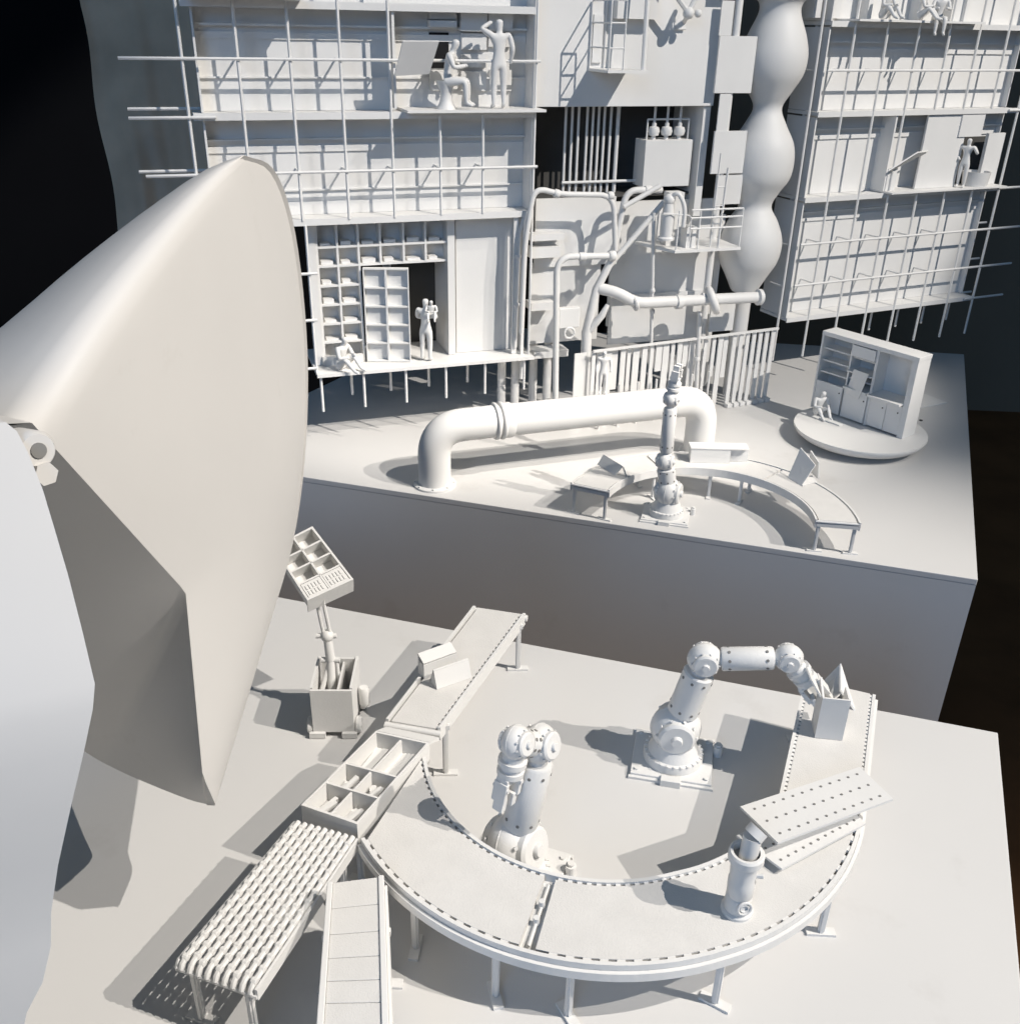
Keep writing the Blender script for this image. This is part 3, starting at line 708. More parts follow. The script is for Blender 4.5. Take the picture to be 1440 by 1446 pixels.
def perforated(name, label, quad, rows, cols, z, m0=.07):
    P = [at(u, v, zz) for (u, v), zz in quad]         # order: front-left, front-right, back-right, back-left
    t = thing(name, label, 'perforated panel', P[0])
    part('plate', MB().slab(P, .0026), 'card', t)
    n = unit(np.cross(P[1]-P[0], P[3]-P[0]))
    hm = mesh_of('hole', MB().cyl((0, 0, -.0003), (0, 0, .0003), .0013, n=10), 'hole')
    x = unit(P[1]-P[0]); R = mat3(x, np.cross(n, x), n)
    for r in rows:
        for c in range(cols):
            f = m0+(1-2*m0)*c/(cols-1); p = lerp(lerp(P[0], P[1], f), lerp(P[3], P[2], f), r); inst('hole', hm, t, p+n*.0001, R)
    return t
perforated('perforated_panel', 'upper of two white perforated plates lying askew across the curved belt', [((1098, 1190), .104), ((1261, 1128), .108), ((1214, 1083), .104), ((1045, 1139), .100)], (.16, .50, .84), 12, .1)
perforated('perforated_panel', 'lower of two white perforated plates, mostly covered by the upper one', [((1104, 1227), .0835), ((1222, 1163), .087), ((1172, 1112), .086), ((1040, 1180), .0825)], (.16, .50, .84), 11, .08)

def canister():
    z = .0755; b = at(1040, 1284, z); t = thing('tool_canister', 'white can-shaped tool with a collar, standing on the curved belt before the plates', 'canister', b)
    h = rise(b, 1186)
    part('body', MB().lathe(b, b+V(0, 0, h*.72), [(0, .0112), (.04, .0118), (.30, .0112), (.33, .0102), (.36, .0112), (.62, .0116), (.66, .0108), (1, .0120)], 30), 'pipe', t, smooth=True)
    part('collar', MB().lathe(b+V(0, 0, h*.70), b+V(0, 0, h*.84), [(0, .0122), (.3, .0150), (.85, .0150), (1, .0135), (1, .0112), (.3, .0110)], 30, False), 'pipe', t, smooth=True)
    part('neck', MB().cyl(b+V(.001, 0, h*.6), b+V(.004, .004, h*1.0), .0080, .0078, 20), 'pipe', t, smooth=True)
    part('neck_flange', MB().cyl(b+V(.004, .004, h*1.0), b+V(.009, .007, h*1.06), .0088, .0088, 20), 'pipe', t, smooth=True)
    f = b+V(.0025, -.0115, h*.17); part('dial', MB().torus(f, V(.2, -1, .1), .0060, .0013, 24, 8).torus(f, V(.2, -1, .1), .0035, .0008, 20, 6), 'pipe', t, smooth=True)
    part('foot_ring', MB().lathe(b+V(0, 0, -.0005), b+V(0, 0, .004), [(0, .0138), (.6, .0138), (1, .0120)], 30), 'pipe', t, smooth=True)
    part('spout', MB().cyl(b+V(.010, -.004, h*.55), b+V(.0155, -.006, h*.57), .0022, n=8), 'pipe', t)
canister()

# ================================================================ the lift cart with the tilted bin
def cart():
    base = at(472, 1040); t = thing('lift_cart', 'white tub cart with a jointed mast, left of the straight belt', 'cart', base)
    a = at(437, 1044); b = at(502, 1044); d = unit(b-a); d[2] = 0; nr = V(-d[1], d[0], 0); wd = np.linalg.norm(b-a)*.90
    o = lerp(a, b, .08)+nr*.004; X = np.array([d, nr, V(0, 0, 1)]).T
    zr = rise(base, 975); L = .062
    def bx(lo, hi): return MB().box(lo, hi, X, o)
    part('front_wall', bx((0, 0, .007), (wd, .003, zr)), 'print', t, bevel=.0004)
    part('rear_wall', bx((.004, L, .007), (wd-.004, L+.003, zr)), 'print', t)
    part('side_wall', bx((0, .0032, .007), (.003, L+.003, zr+.002)), 'print', t); part('side_wall', bx((wd-.003, .0032, .007), (wd, L+.003, zr+.002)), 'print', t)
    part('floor_plate', bx((.003, .003, .007), (wd-.003, L, .010)), 'print', t)
    part('partition', bx((wd*.62, .0033, .010), (wd*.66, L-.0003, zr-.004)), 'print', t)
    part('bumper', bx((-.004, -.004, .001), (wd*.30, 0, .008)), 'print', t); part('bumper', bx((wd*.70, -.004, .001), (wd+.003, 0, .008)), 'print', t)
    for sx in (-.004, wd+.004):
        for sy in (.010, L-.008):
            c = o+X@V(sx, sy, .0105); w_ = part('wheel', MB().lathe(c-d*.0035, c+d*.0035, [(0, .0085), (.2, .0102), (.8, .0102), (1, .0085)], 18), 'print', t, smooth=True)
            part('hub', MB().cyl(c-d*.0042, c+d*.0042, .0035, n=10), 'print', w_)
    c = o+X@V(wd+.008, L*.62, .030); part('tank', MB().lathe(c-V(0, 0, .013), c+V(0, 0, .013), [(0, .005), (.12, .0065), (.88, .0065), (1, .005)], 16), 'print', t, smooth=True)
    # mast: a leaning strut, two stages, ball joint
    m0 = o+X@V(wd*.44, .020, .010); m1 = o+X@V(wd*.38, .046, zr+.010); m2 = m1+V(-.003, .006, .030); m3 = m2+V(-.006, .003, .046)
    part('mast_strut', MB().cyl(m0, m1, .0052, .0050, 12).cyl(m0+d*.012, m1+d*.007, .0022, n=8), 'print', t, smooth=True)
    part('mast_brace', MB().cyl(o+X@V(.004, .022, .030), o+X@V(wd*.34, .046, zr+.006), .0030, n=8), 'print', t, smooth=True)
    part('mast_stage', MB().cyl(m1, m2, .0058, .0054, 12), 'print', t, smooth=True)
    part('mast_knob', MB().cyl(m1-d*.011, m1+d*.011, .0036, n=10).cyl(m2-d*.013, m2+d*.011, .0032, n=10), 'print', t, smooth=True)
    part('mast_joint', MB().ball(m2, .0078, 16, 10), 'print', t, smooth=True); 
    for s in (-1, 1): part('mast_tube', MB().cyl(m2+d*.0038*s, m3+d*.0038*s, .0023, n=8), 'print', t, smooth=True)
    return m3
TOP = cart()
def bin_():
    # rim corners of the tilted bin, placed on a sloping plane through the mast head
    n = unit(V(.10, -.50, .86)); p0 = TOP+V(0.003, -.012, .020)
    c = [onplane(u, v, p0, n) for u, v in ((434, 848), (499, 818), (441, 743), (385, 772))]
    fl, fr, br, bl = c; t = thing('sorting_bin', 'tilted white eight-compartment bin held up on the cart mast', 'bin', TOP)
    dn = -n*.019; x = lambda s, k: lerp(lerp(fl, fr, s), lerp(bl, br, s), k)
    def wall(s0, s1, k0, k1, top=0.0, bot=1.0):
        q = [x(s0, k0), x(s1, k0), x(s1, k1), x(s0, k1)]; return MB().hexa([p+dn*bot for p in q]+[p+dn*top for p in q])
    part('bottom', wall(0, 1, 0, 1, .90, 1.0), 'card', t)
    part('side_wall', wall(0, .045, 0, 1), 'card', t); part('side_wall', wall(.955, 1, 0, 1), 'card', t)
    part('end_wall', wall(.045, .955, 0, .03), 'card', t); part('end_wall', wall(.045, .955, .97, 1), 'card', t)
    part('centre_divider', wall(.48, .52, .03, .97, .02, .9), 'card', t)
    for k in (.27, .50, .735): part('divider', wall(.045, .955, k, k+.025, .02, .9), 'card', t)
    for s in (.09, .56):
        tr = part('tray_cover', wall(s-.03, s+.385, .035, .265, .05, .16), 'card', t)
        for i in range(5):
            for kk in range(2):
                part('rib', wall(s+.02+.07*i, s+.05+.07*i, .06+.09*kk, .13+.09*kk, .0, .05), 'card', tr)
    part('end_face', MB().slab([fl, fr, fr+dn*1.15+V(0, -.003, -.002), fl+dn*1.15+V(0, -.003, -.002)][::-1], .0018), 'card', t)
    part('bracket', MB().box((-.007, -.010, -.006), (.007, .012, .004), None, TOP+V(0, .002, .004)), 'print', t)
bin_()
# ================================================================ rear plinth: fat pipe, turntable kitchen, boxes
def fat_pipe():
    a = at(614, 684, Z2); b = at(985, 638, Z2); r = .0335; h = rise(a, 604)
    t = thing('fat_pipe', 'fat white pipe bent like a long staple on the rear plinth', 'pipe', a)
    A, B = a+V(0, 0, h), b+V(0, 0, h)
    part('pipe', MB().tube([a, A, B, b], r, 40, bend=.085, seg=14), 'pipe', t, smooth=True)
    d = unit(B-A); c = lerp(A, B, .222)
    part('clamp_ring', MB().torus(c-d*.006, d, r+.001, .0042, 44, 10).torus(c+d*.007, d, r+.001, .0048, 44, 10), 'pipe', t, smooth=True)
    part('collar', MB().lathe(c+d*.010, c+d*.030, [(0, r+.003), (.8, r+.003), (1, r)], 44), 'pipe', t, smooth=True)
    for p in (a, b):
        f = part('foot_flange', MB().lathe(p, p+V(0, 0, .006), [(0, r+.010), (.7, r+.010), (1, r+.006)], 44), 'pipe', t, smooth=True)
        for i in range(8):
            q = 2*math.pi*i/8; c0 = p+V(math.cos(q), math.sin(q), 0)*(r+.0065)+V(0, 0, .0045); part('bolt', MB().cyl(c0, c0+V(0, 0, .0035), .0022, n=6), 'pipe', f)
    return A, B
PA, PB = fat_pipe()
figure('figurine', 'tiny white figure standing behind the middle of the fat pipe', lerp(PA, PB, .60)+V(0.0, .01, .033), .098, (0, -1), 'stand')

def turntable():
    c = at(1214, 604, Z2+.034); r = .148; t = thing('turntable', 'round white turntable plate on the rear plinth under the kitchen unit', 'turntable', (c[0], c[1], Z2))
    g = V(c[0], c[1], Z2)
    part('plate', MB().lathe(g+V(0, 0, .009), g+V(0, 0, .034), [(0, r*.80), (.2, r*.90), (.5, r*.965), (.85, r), (1, r*.997)], 72), 'pipe', t, smooth=True)
    part('pivot', MB().cyl(g, g+V(0, 0, .0089), r*.66, n=48), 'pipe', t, smooth=True)
    q = at(1300, 594, Z2+.034); part('bolt', MB().cyl(q, q+V(0, 0, .002), .004, n=10), 'recess', t)
    z = Z2+.0345; BL = at(1144, 574, z); BR = at(1273, 620, z); d = BR-BL; d[2] = 0; Lw = np.linalg.norm(d); d = unit(d); nr = V(-d[1], d[0], 0)
    hh = rise(BR, 506); dep = .050; X = np.array([d, nr, V(0, 0, 1)]).T
    k = thing('kitchen_unit', 'white open wall unit with shelves and worktop standing on the turntable', 'kitchen unit', BL)
    bx = lambda lo, hi: MB().box(lo, hi, X, BL)
    tk = .006
    part('top_board', bx((-.001, -.0005, hh-tk-.003), (Lw+.001, dep+.0005, hh+.001)), 'card', k, bevel=.0006)
    part('side_board', bx((Lw-tk-.008, 0, 0), (Lw, dep, hh-tk-.0032)), 'card', k); part('side_board', bx((0, 0, 0), (tk*.8, dep, hh-tk-.0032)), 'card', k)
    part('back_board', bx((tk, dep-.004, 0), (Lw-tk-.0082, dep-.0002, hh-tk-.0034)), 'card', k)
    x1, x2, x3 = tk, Lw*.33, Lw*.60
    part('upright', bx((x2-.002, .004, 0), (x2+.002, dep-.0042, hh-.0095)), 'card', k); part('upright', bx((x3-.003, .002, 0), (x3+.003, dep-.0042, hh-.0095)), 'card', k)
    for zz, a, b, w_ in ((.80, x1, x2, .006), (.64, x1, x2, .010), (.50, x1, x2, .006), (.78, x2, x3, .012), (.62, x2, x3, -.004), (.52, x2, x3, .008)):
        part('shelf', bx((a+.0003, w_, hh*zz-.003), (b-.0031, dep-.0043, hh*zz)), 'card', k)
    part('worktop', bx((x2+.0025, -.012, hh*.40), (x3-.0035, dep-.0044, hh*.425)), 'card', k); part('worktop', bx((x3+.0035, -.016, hh*.40), (Lw-tk-.0085, dep-.0044, hh*.425)), 'card', k)
    for a, b in ((x1+.001, x2-.003), (x2+.003, x3-.004), (x3+.004, (x3+Lw)*.5-.004), ((x3+Lw)*.5-.003, Lw-tk-.009)):
        p = part('cupboard_door', bx((a, -.002 if a < x3 else .001, .004), (b, .003, hh*.38)), 'card', k, bevel=.0004)
        q = BL+X@V(b-.006, -.0035, hh*.30); part('knob', MB().ball(q, .0018, 8, 6), 'recess', p)
    part('wall_cupboard', bx((x2+.003, -.002, hh*.81), (x3-.004, dep-.0045, hh-.011)), 'card', k)
    q0 = BL+X@V(x2+.010, -.006, hh*.34); part('notice_board', MB().slab([q0, q0+X@V(.042, -.012, .0), q0+X@V(.050, -.004, .060), q0+X@V(.008, .002, .060)], .0016), 'card', k)
    s = BL+X@V(Lw*.16, -.030, .0); figure('figurine', 'small white seated figure beside the kitchen unit on the turntable', s, .125, (.3, -1), 'sit')
    m = BL+X@V(Lw*.36, -.046, .0); solo('floor_mat', MB().box((-.026, -.006, 0), (.030, .007, .003), X, m), 'card', 'narrow white strip lying on the turntable before the seated figure', 'strip')
    # flat card lying behind the turntable
    q = [at(u, v, Z2+.003) for u, v in ((1300, 575), (1337, 568), (1306, 556), (1290, 560))]
    solo('loose_card', MB().slab(q, .0026), 'card', 'pale card lying flat on the rear plinth behind the turntable', 'card')
turntable()

def far_boxes():
    z = Z2+.0655
    def crate(label, u0, v0, u1, v1, vt, dep, open_=False):
        a = at(u0, v0, z); b = at(u1, v1, z); h = rise(a, vt); d = unit(b-a); nr = V(-d[1], d[0], 0); X = np.array([d, nr, V(0, 0, 1)]).T; w = np.linalg.norm(b-a)
        t = thing('long_box', label, 'box', a); bx = lambda lo, hi: MB().box(lo, hi, X, a)
        part('front_panel', bx((0, 0, 0), (w*.68, .002, h)), 'card', t); part('front_panel', bx((w*.68+.0002, .010, 0), (w, .012, h)), 'card', t)
        part('rear_panel', bx((0, dep-.002, 0), (w, dep, h)), 'card', t); part('end_panel', bx((0, .0022, 0), (.002, dep-.0022, h)), 'card', t); part('end_panel', bx((w-.002, .0122, 0), (w, dep-.0022, h)), 'card', t)
        part('lid', bx((-.001, -.001, h+.0002), (w*.99, dep+.001, h+.0024)), 'card', t); part('shelf', bx((w*.70, .0125, h*.38), (w-.0025, dep-.0025, h*.46)), 'card', t)
    crate('long low white box lying on the rear part of the far curved belt', 974, 653, 1056, 655, 634, .030)
    t = thing('tent_card', 'white card folded into a tent at the right of the far curved belt', 'card', at(1132, 680, z))
    a = at(1112, 674, z); b = at(1131, 686, z); h = rise(b, 655)
    part('panel', MB().slab([a, b, b+V(.022, .006, h*.9), a+V(.020, .014, h*1.25)], .002), 'card', t)
    a2 = at(1156, 676, z); b2 = at(1143, 664, z)
    part('panel', MB().slab([a2, b2, b2+V(-.004, -.002, h*.95), a2+V(-.006, -.004, h*.80)], .002), 'card', t)
    part('panel', MB().slab([at(1133, 687, z)+V(0, 0, .002), at(1153, 681, z)+V(0, 0, .002), at(1146, 672, z)+V(0, 0, .002), at(1126, 677, z)+V(0, 0, .002)], .0018), 'card', t)
    t = thing('folded_plate', 'small bent white plate on the left part of the far curved belt', 'plate', at(862, 672, z))
    a = at(843, 656, z); b = at(868, 671, z); h = .020
    part('panel', MB().slab([a, b, b+V(.014, .000, h), a+V(.012, .006, h)], .002), 'card', t); part('panel', MB().slab([b+V(.014, .0, h), b+V(.016, -.004, h), b+V(.024, -.002, 0), b+V(.022, .002, 0)], .0018), 'card', t)
far_boxes()

# ================================================================ facade left
def rect(fr, u0, v0, u1, v1, w): 
    s0, z1 = fr.sz(u0, v0, w); s1, z0 = fr.sz(u1, v1, w); return s0, s1, z0, z1
ROD = .0032
def rodm(L): return None
def vrod(fr, t, s, z0, z1, w, r=ROD, n=6): part('rod', MB().cyl(fr.P(s, z0, w), fr.P(s, z1, w), r, n=n), 'facade', t, smooth=True)
def hrod(fr, t, s0, s1, z, w, r=ROD, n=6): part('rod', MB().cyl(fr.P(s0, z, w), fr.P(s1, z, w), r, n=n), 'facade', t, smooth=True)
def left_facade():
    fr = FL; W = .056
    t = thing('facade_module', 'left white facade of stacked floors behind a grid of thin rods', 'facade', fr.P(-.1, .155, 0))
    bx = lambda nm, *a, m='facade', par=t, **k: part(nm, MB().fbox(fr, *a), m, par, **k)
    sl = fr.sz(287, 160, 0)[0]; sr = fr.sz(742, 160, 0)[0]
    zf = [fr.sz(600, 512, W)[1], fr.sz(600, 303.5, W)[1], fr.sz(600, 158, W)[1], fr.sz(600, 6, W)[1]]; zt = 1.80  # boards and rods extended out of view to keep the sheet in shadow
    # back boards, one per storey
    for z0, z1 in ((zf[1], zf[2]), (zf[2], zf[3]), (zf[3], zt)):
        bx('back_board', sl, sr-.004, z0+.0005, z1-.009, -.010, 0)
    # floors
    for z in zf[1:]:
        bx('floor_slab', sl-.02, sr, z-.008, z, -.012, W-.003)
        bx('edge_strip', sl-.02, sr+.004, z-.012, z+.001, W-.0028, W+.0005)
    bx('floor_slab', fr.sz(440, 500, 0)[0], sr+.008, zf[0]-.007, zf[0], -.11, .078)
    # end walls
    for z0, z1 in ((zf[1], zf[2]), (zf[2], zf[3]), (zf[3], zt)):
        bx('end_wall', sl-.004, sl, z0+.0008, z1-.0125, .0003, .040); bx('end_wall', sr-.0038, sr, z0+.0012, z1-.0125, -.01, .048)
    # picture rail on each storey: lit little ledge with a lower batten
    for v, z0 in ((34, 0), (195, 0)):
        z = fr.sz(420, v, .01)[1]
        bx('rail_ledge', sl+.001, sr-.005, z-.004, z, .0002, .014); bx('batten', sl+.001, sr-.005, z-.026, z-.014, .0002, .004)
    for v in (108, 268):
        z = fr.sz(420, v, .01)[1]; bx('batten', sl+.001, sr-.005, z-.003, z, .0002, .006)
    # shelves' brackets: small V struts between back board and mid rod
    for zi, v in ((2, 84), (1, 241)):
        z = fr.sz(500, v, W)[1]
        hrod(fr, t, fr.sz(167 if zi == 2 else 205, v, W)[0], sr+.008, z, W+.004)
    zb = fr.sz(500, 162, W)[1]
    hrod(fr, t, fr.sz(181, 163, W)[0], sl+.02, zf[2]-.006, W+.004); hrod(fr, t, fr.sz(181, 160, -.01)[0], sl+.0, zf[2]+.004, -.016)
    hrod(fr, t, fr.sz(196, 243, -.01)[0], sl+.0, fr.sz(250, 241, -.016)[1], -.016)
    for v in (386, 452, 520): z = fr.sz(432, v, W)[1]; hrod(fr, t, fr.sz(424, v, W)[0], fr.sz(441, v, W)[0]+.01, z, W+.004)
    # standing rods
    xs = [fr.sz(u, 165, W)[0] for u in (267, 344, 416, 485, 552.5, 621, 682)]+[sr+.001]
    for i, s in enumerate(xs):
        if i < 2: vrod(fr, t, s, zf[0]-.09, zt, W)
        elif i in (5, 6): vrod(fr, t, s, zf[1], zf[2]-.006, W)
        else: vrod(fr, t, s, zf[1]-.002 if i < 7 else zf[0], zt, W)
    for v in (84, 241):
        z = fr.sz(500, v, W)[1]
        for s in xs[1:7]: part('standoff', MB().cyl(fr.P(s, z, .0003), fr.P(s, z, W), .0022, n=6), 'facade', t, smooth=True)
    # rods under the lowest floor, front and back row
    for u in (455, 515, 574, 630, 684.5, 739):
        s = fr.sz(u, 560, .066)[0]; vrod(fr, t, s, fr.sz(u, 581-(u-455)*.112, .066)[1], zf[0]-.0072, .066)
    for u in (497, 552, 605.5, 660):
        s = fr.sz(u, 545, -.03)[0]; vrod(fr, t, s, fr.sz(u, 557-(u-497)*.11, -.03)[1], zf[0]-.0072, -.03)
    s = fr.sz(436, 380, W)[0]; vrod(fr, t, s, zf[0], zf[1]-.012, W); 
    # ---- upper room at the right end of the storey: deeper floor, flap, cabinets
    s0 = fr.sz(553, 120, .03)[0]; bx('room_floor', fr.sz(575, 155, .09)[0], sr+.012, zf[2]+.0012, zf[2]+.006, .0, .094)
    bx('partition', s0, s0+.005, zf[2]+.0065, zf[3]-.0126, .0003, .050)
    zz = zf[2]+.006
    q = [fr.px(557, 107, .085), fr.px(606, 104, .085), fr.px(620, 58, .115), fr.px(569, 58, .115)]
    part('flap', MB().slab(q, .003), 'card', t, label='open grey-shaded flap tilted out of the facade')
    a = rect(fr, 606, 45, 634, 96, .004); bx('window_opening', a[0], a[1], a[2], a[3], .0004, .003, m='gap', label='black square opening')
    for (u0, v0, u1, v1, w) in ((607, 16, 644, 27, .020), (607, 28, 645, 38, .030), (651, 17, 688, 44, .024), (652, 46, 687, 70, .012), (690, 18, 724, 44, .020), (690, 48, 722, 66, .010), (652, 76, 686, 95, .010), (692, 98, 722, 128, .008), (651, 100, 687, 128, .008), (607, 99, 640, 127, .008)):
        a = rect(fr, u0, v0, u1, v1, w); bx('cupboard', a[0], a[1], a[2], a[3], .0005, w)
    bx('deep_ledge', fr.sz(262, 12, .09)[0], fr.sz(428, 12, .09)[0], zf[3]+.0012, zf[3]+.006, .0, .105)
    # ---- lowest room: cubby wall, door, dark doorway, blank panel
    cx = [447, 476, 506, 537, 570, 601, 632]; rz = [320, 345, 371, 400, 427, 454, 481]
    w0, w1 = -.022, .012
    sc = [fr.sz(u, 345, w1)[0] for u in cx]; zc = [fr.sz(520, v-.0*v, w1)[1] for v in rz]
    zc = [zf[1]-.016]+[fr.sz(450, v, w1)[1] for v in (350, 377, 405, 432, 459, 485)]
    sh = part('shelf_back', MB().fbox(fr, sc[0]-.018, sc[6], zc[2], zc[0], w0-.004, w0), 'facade', t)
    part('shelf_back', MB().fbox(fr, sc[0]-.018, sc[2], zf[0]+.0005, zc[2]-.0003, w0-.004, w0), 'facade', t)
    th = .0022
    for i, s in enumerate(sc):
        lo = zc[2] if i > 2 else zf[0]+.0005
        part('shelf_upright', MB().fbox(fr, s-th, s+th, lo, zc[0], w0+.0002, w1), 'facade', t)
    bx('shelf_side', sc[0]-.017, sc[0]-th-.0002, zf[0]+.0005, zc[0]+.002, w0+.0002, w1+.002)
    for i, z in enumerate(zc):
        e = sc[6] if i < 3 else sc[2]
        part('shelf_board', MB().fbox(fr, sc[0]+th*1.05, e-th*1.05, z-th, z+th, w0+.0003, w1-.0006), 'facade', t)
    # books in the cubbies
    for i in range(6):
        for k in range(6):
            if k > 1 and i > 1: continue
            z = zc[k+1]+th+.0003; w_ = sc[i+1]-sc[i]
            part('folder', MB().fbox(fr, sc[i]+w_*.18, sc[i]+w_*random.uniform(.55, .82), z, z+random.uniform(.003, .009), w0+.001, w1-.007), 'facade', t)
    # door with cubbies, swung outwards
    h0 = fr.P(sc[2]+.006, 0, .014); h1 = V(*at(575, 507, Z2+zf[0])[:2], Z2); dd = unit((fr.P(fr.sz(575, 507, .038)[0], 0, .038)-h0)*V(1, 1, 0)); nd = V(dd[1], -dd[0], 0)
    ztop = zc[2]-.006; Lw = np.linalg.norm((fr.P(fr.sz(577, 400, .038)[0], 0, .038)-h0)[:2]); X = np.array([dd, -nd, V(0, 0, 1)]).T; o = V(h0[0], h0[1], Z2)
    db = part('door', MB().box((0, .006, zf[0]+.001), (Lw, .008, ztop), X, o), 'facade', t, label='open door with cubby-hole shelves')
    for k in range(3): part('door_stile', MB().box((Lw*k/2-.002*(k > 0), -.006, zf[0]+.001), (Lw*k/2+.0025*(k < 2), .0058, ztop), X, o), 'facade', db)
    for k in range(6):
        z = lerp(zf[0]+.003, ztop-.0015, k/5); part('door_shelf', MB().box((.0027, -.0055, z-.0016), (Lw-.0022, .0057, z+.0016), X, o), 'facade', db)
    # doorway box
    d0, d1 = fr.sz(574, 470, .012)[0], fr.sz(632, 440, .012)[0]; dz = zc[2]-.003
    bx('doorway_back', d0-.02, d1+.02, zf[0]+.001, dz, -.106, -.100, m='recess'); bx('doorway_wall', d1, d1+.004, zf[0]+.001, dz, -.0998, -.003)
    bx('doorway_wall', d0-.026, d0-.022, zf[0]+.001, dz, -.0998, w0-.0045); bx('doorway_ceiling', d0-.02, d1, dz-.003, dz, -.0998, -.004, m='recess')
    bx('door_jamb', d1+.0002, fr.sz(643, 440, .018)[0], zf[0]+.001, zc[0], -.0028, .018)
    bx('blank_panel', fr.sz(643.5, 400, .008)[0]+.001, fr.sz(722, 400, .008)[0], zf[0]+.001, zc[0]+.003, -.004, .008)
    bx('end_wall', sr-.010, sr-.004, zf[0]+.001, zf[1]-.0125, -.02, .030)
    bx('post', fr.sz(724.5, 400, .05)[0], fr.sz(731, 400, .05)[0], zf[0]+.001, zf[1]-.0125, .040, .048)
    bx('post', fr.sz(736, 400, .05)[0], fr.sz(740, 400, .05)[0], zf[0]-.06, zf[1]-.0125, .050, .056)
    # seat ledge
    bx('bench', sc[0]-.006, sc[2]-.004, zf[0]+.0005, zf[0]+.020, .0125, .022)
    # ---- people
    p = fr.P(fr.sz(602, 505, .045)[0], zf[0]+.0002, .045); figure('figurine', 'white standing figure holding a child in the dark ground-floor doorway', p, .148, (.2, .9), 'carry', cat='figure')
    figure('child_figure', 'small white child carried on the shoulder of the doorway figure', fr.P(fr.sz(609, 452, .05)[0], zf[0]+.098, .050), .085, (.1, -1), 'sit', cat='figure')
    figure('figurine', 'white figure sitting on the floor before the cubby shelves', fr.P(fr.sz(480, 512, .05)[0], zf[0]+.0002, .050), .150, (.9, -.5), 'sit')
    st = thing('stool', 'white tapered stool under the seated upper-floor figure', 'stool', fr.P(fr.sz(630, 152, .06)[0], zz, .060))
    c0 = ORG[st.name]; part('seat', MB().lathe(c0, c0+V(0, 0, .052), [(0, .020), (.25, .013), (.6, .011), (.85, .017), (1, .019)], 20), 'print', st, smooth=True)
    figure('figurine', 'white seated figure leaning forward beside the black opening upstairs', c0+V(0, 0, .040), .172, (.9, -.1), 'edge')
    figure('figurine', 'white standing figure with raised arm at the right end upstairs', fr.P(fr.sz(704, 151, .065)[0], zz, .065), .170, (-.25, .95), 'back')
    return sr, zf
LSR, LZF = left_facade()

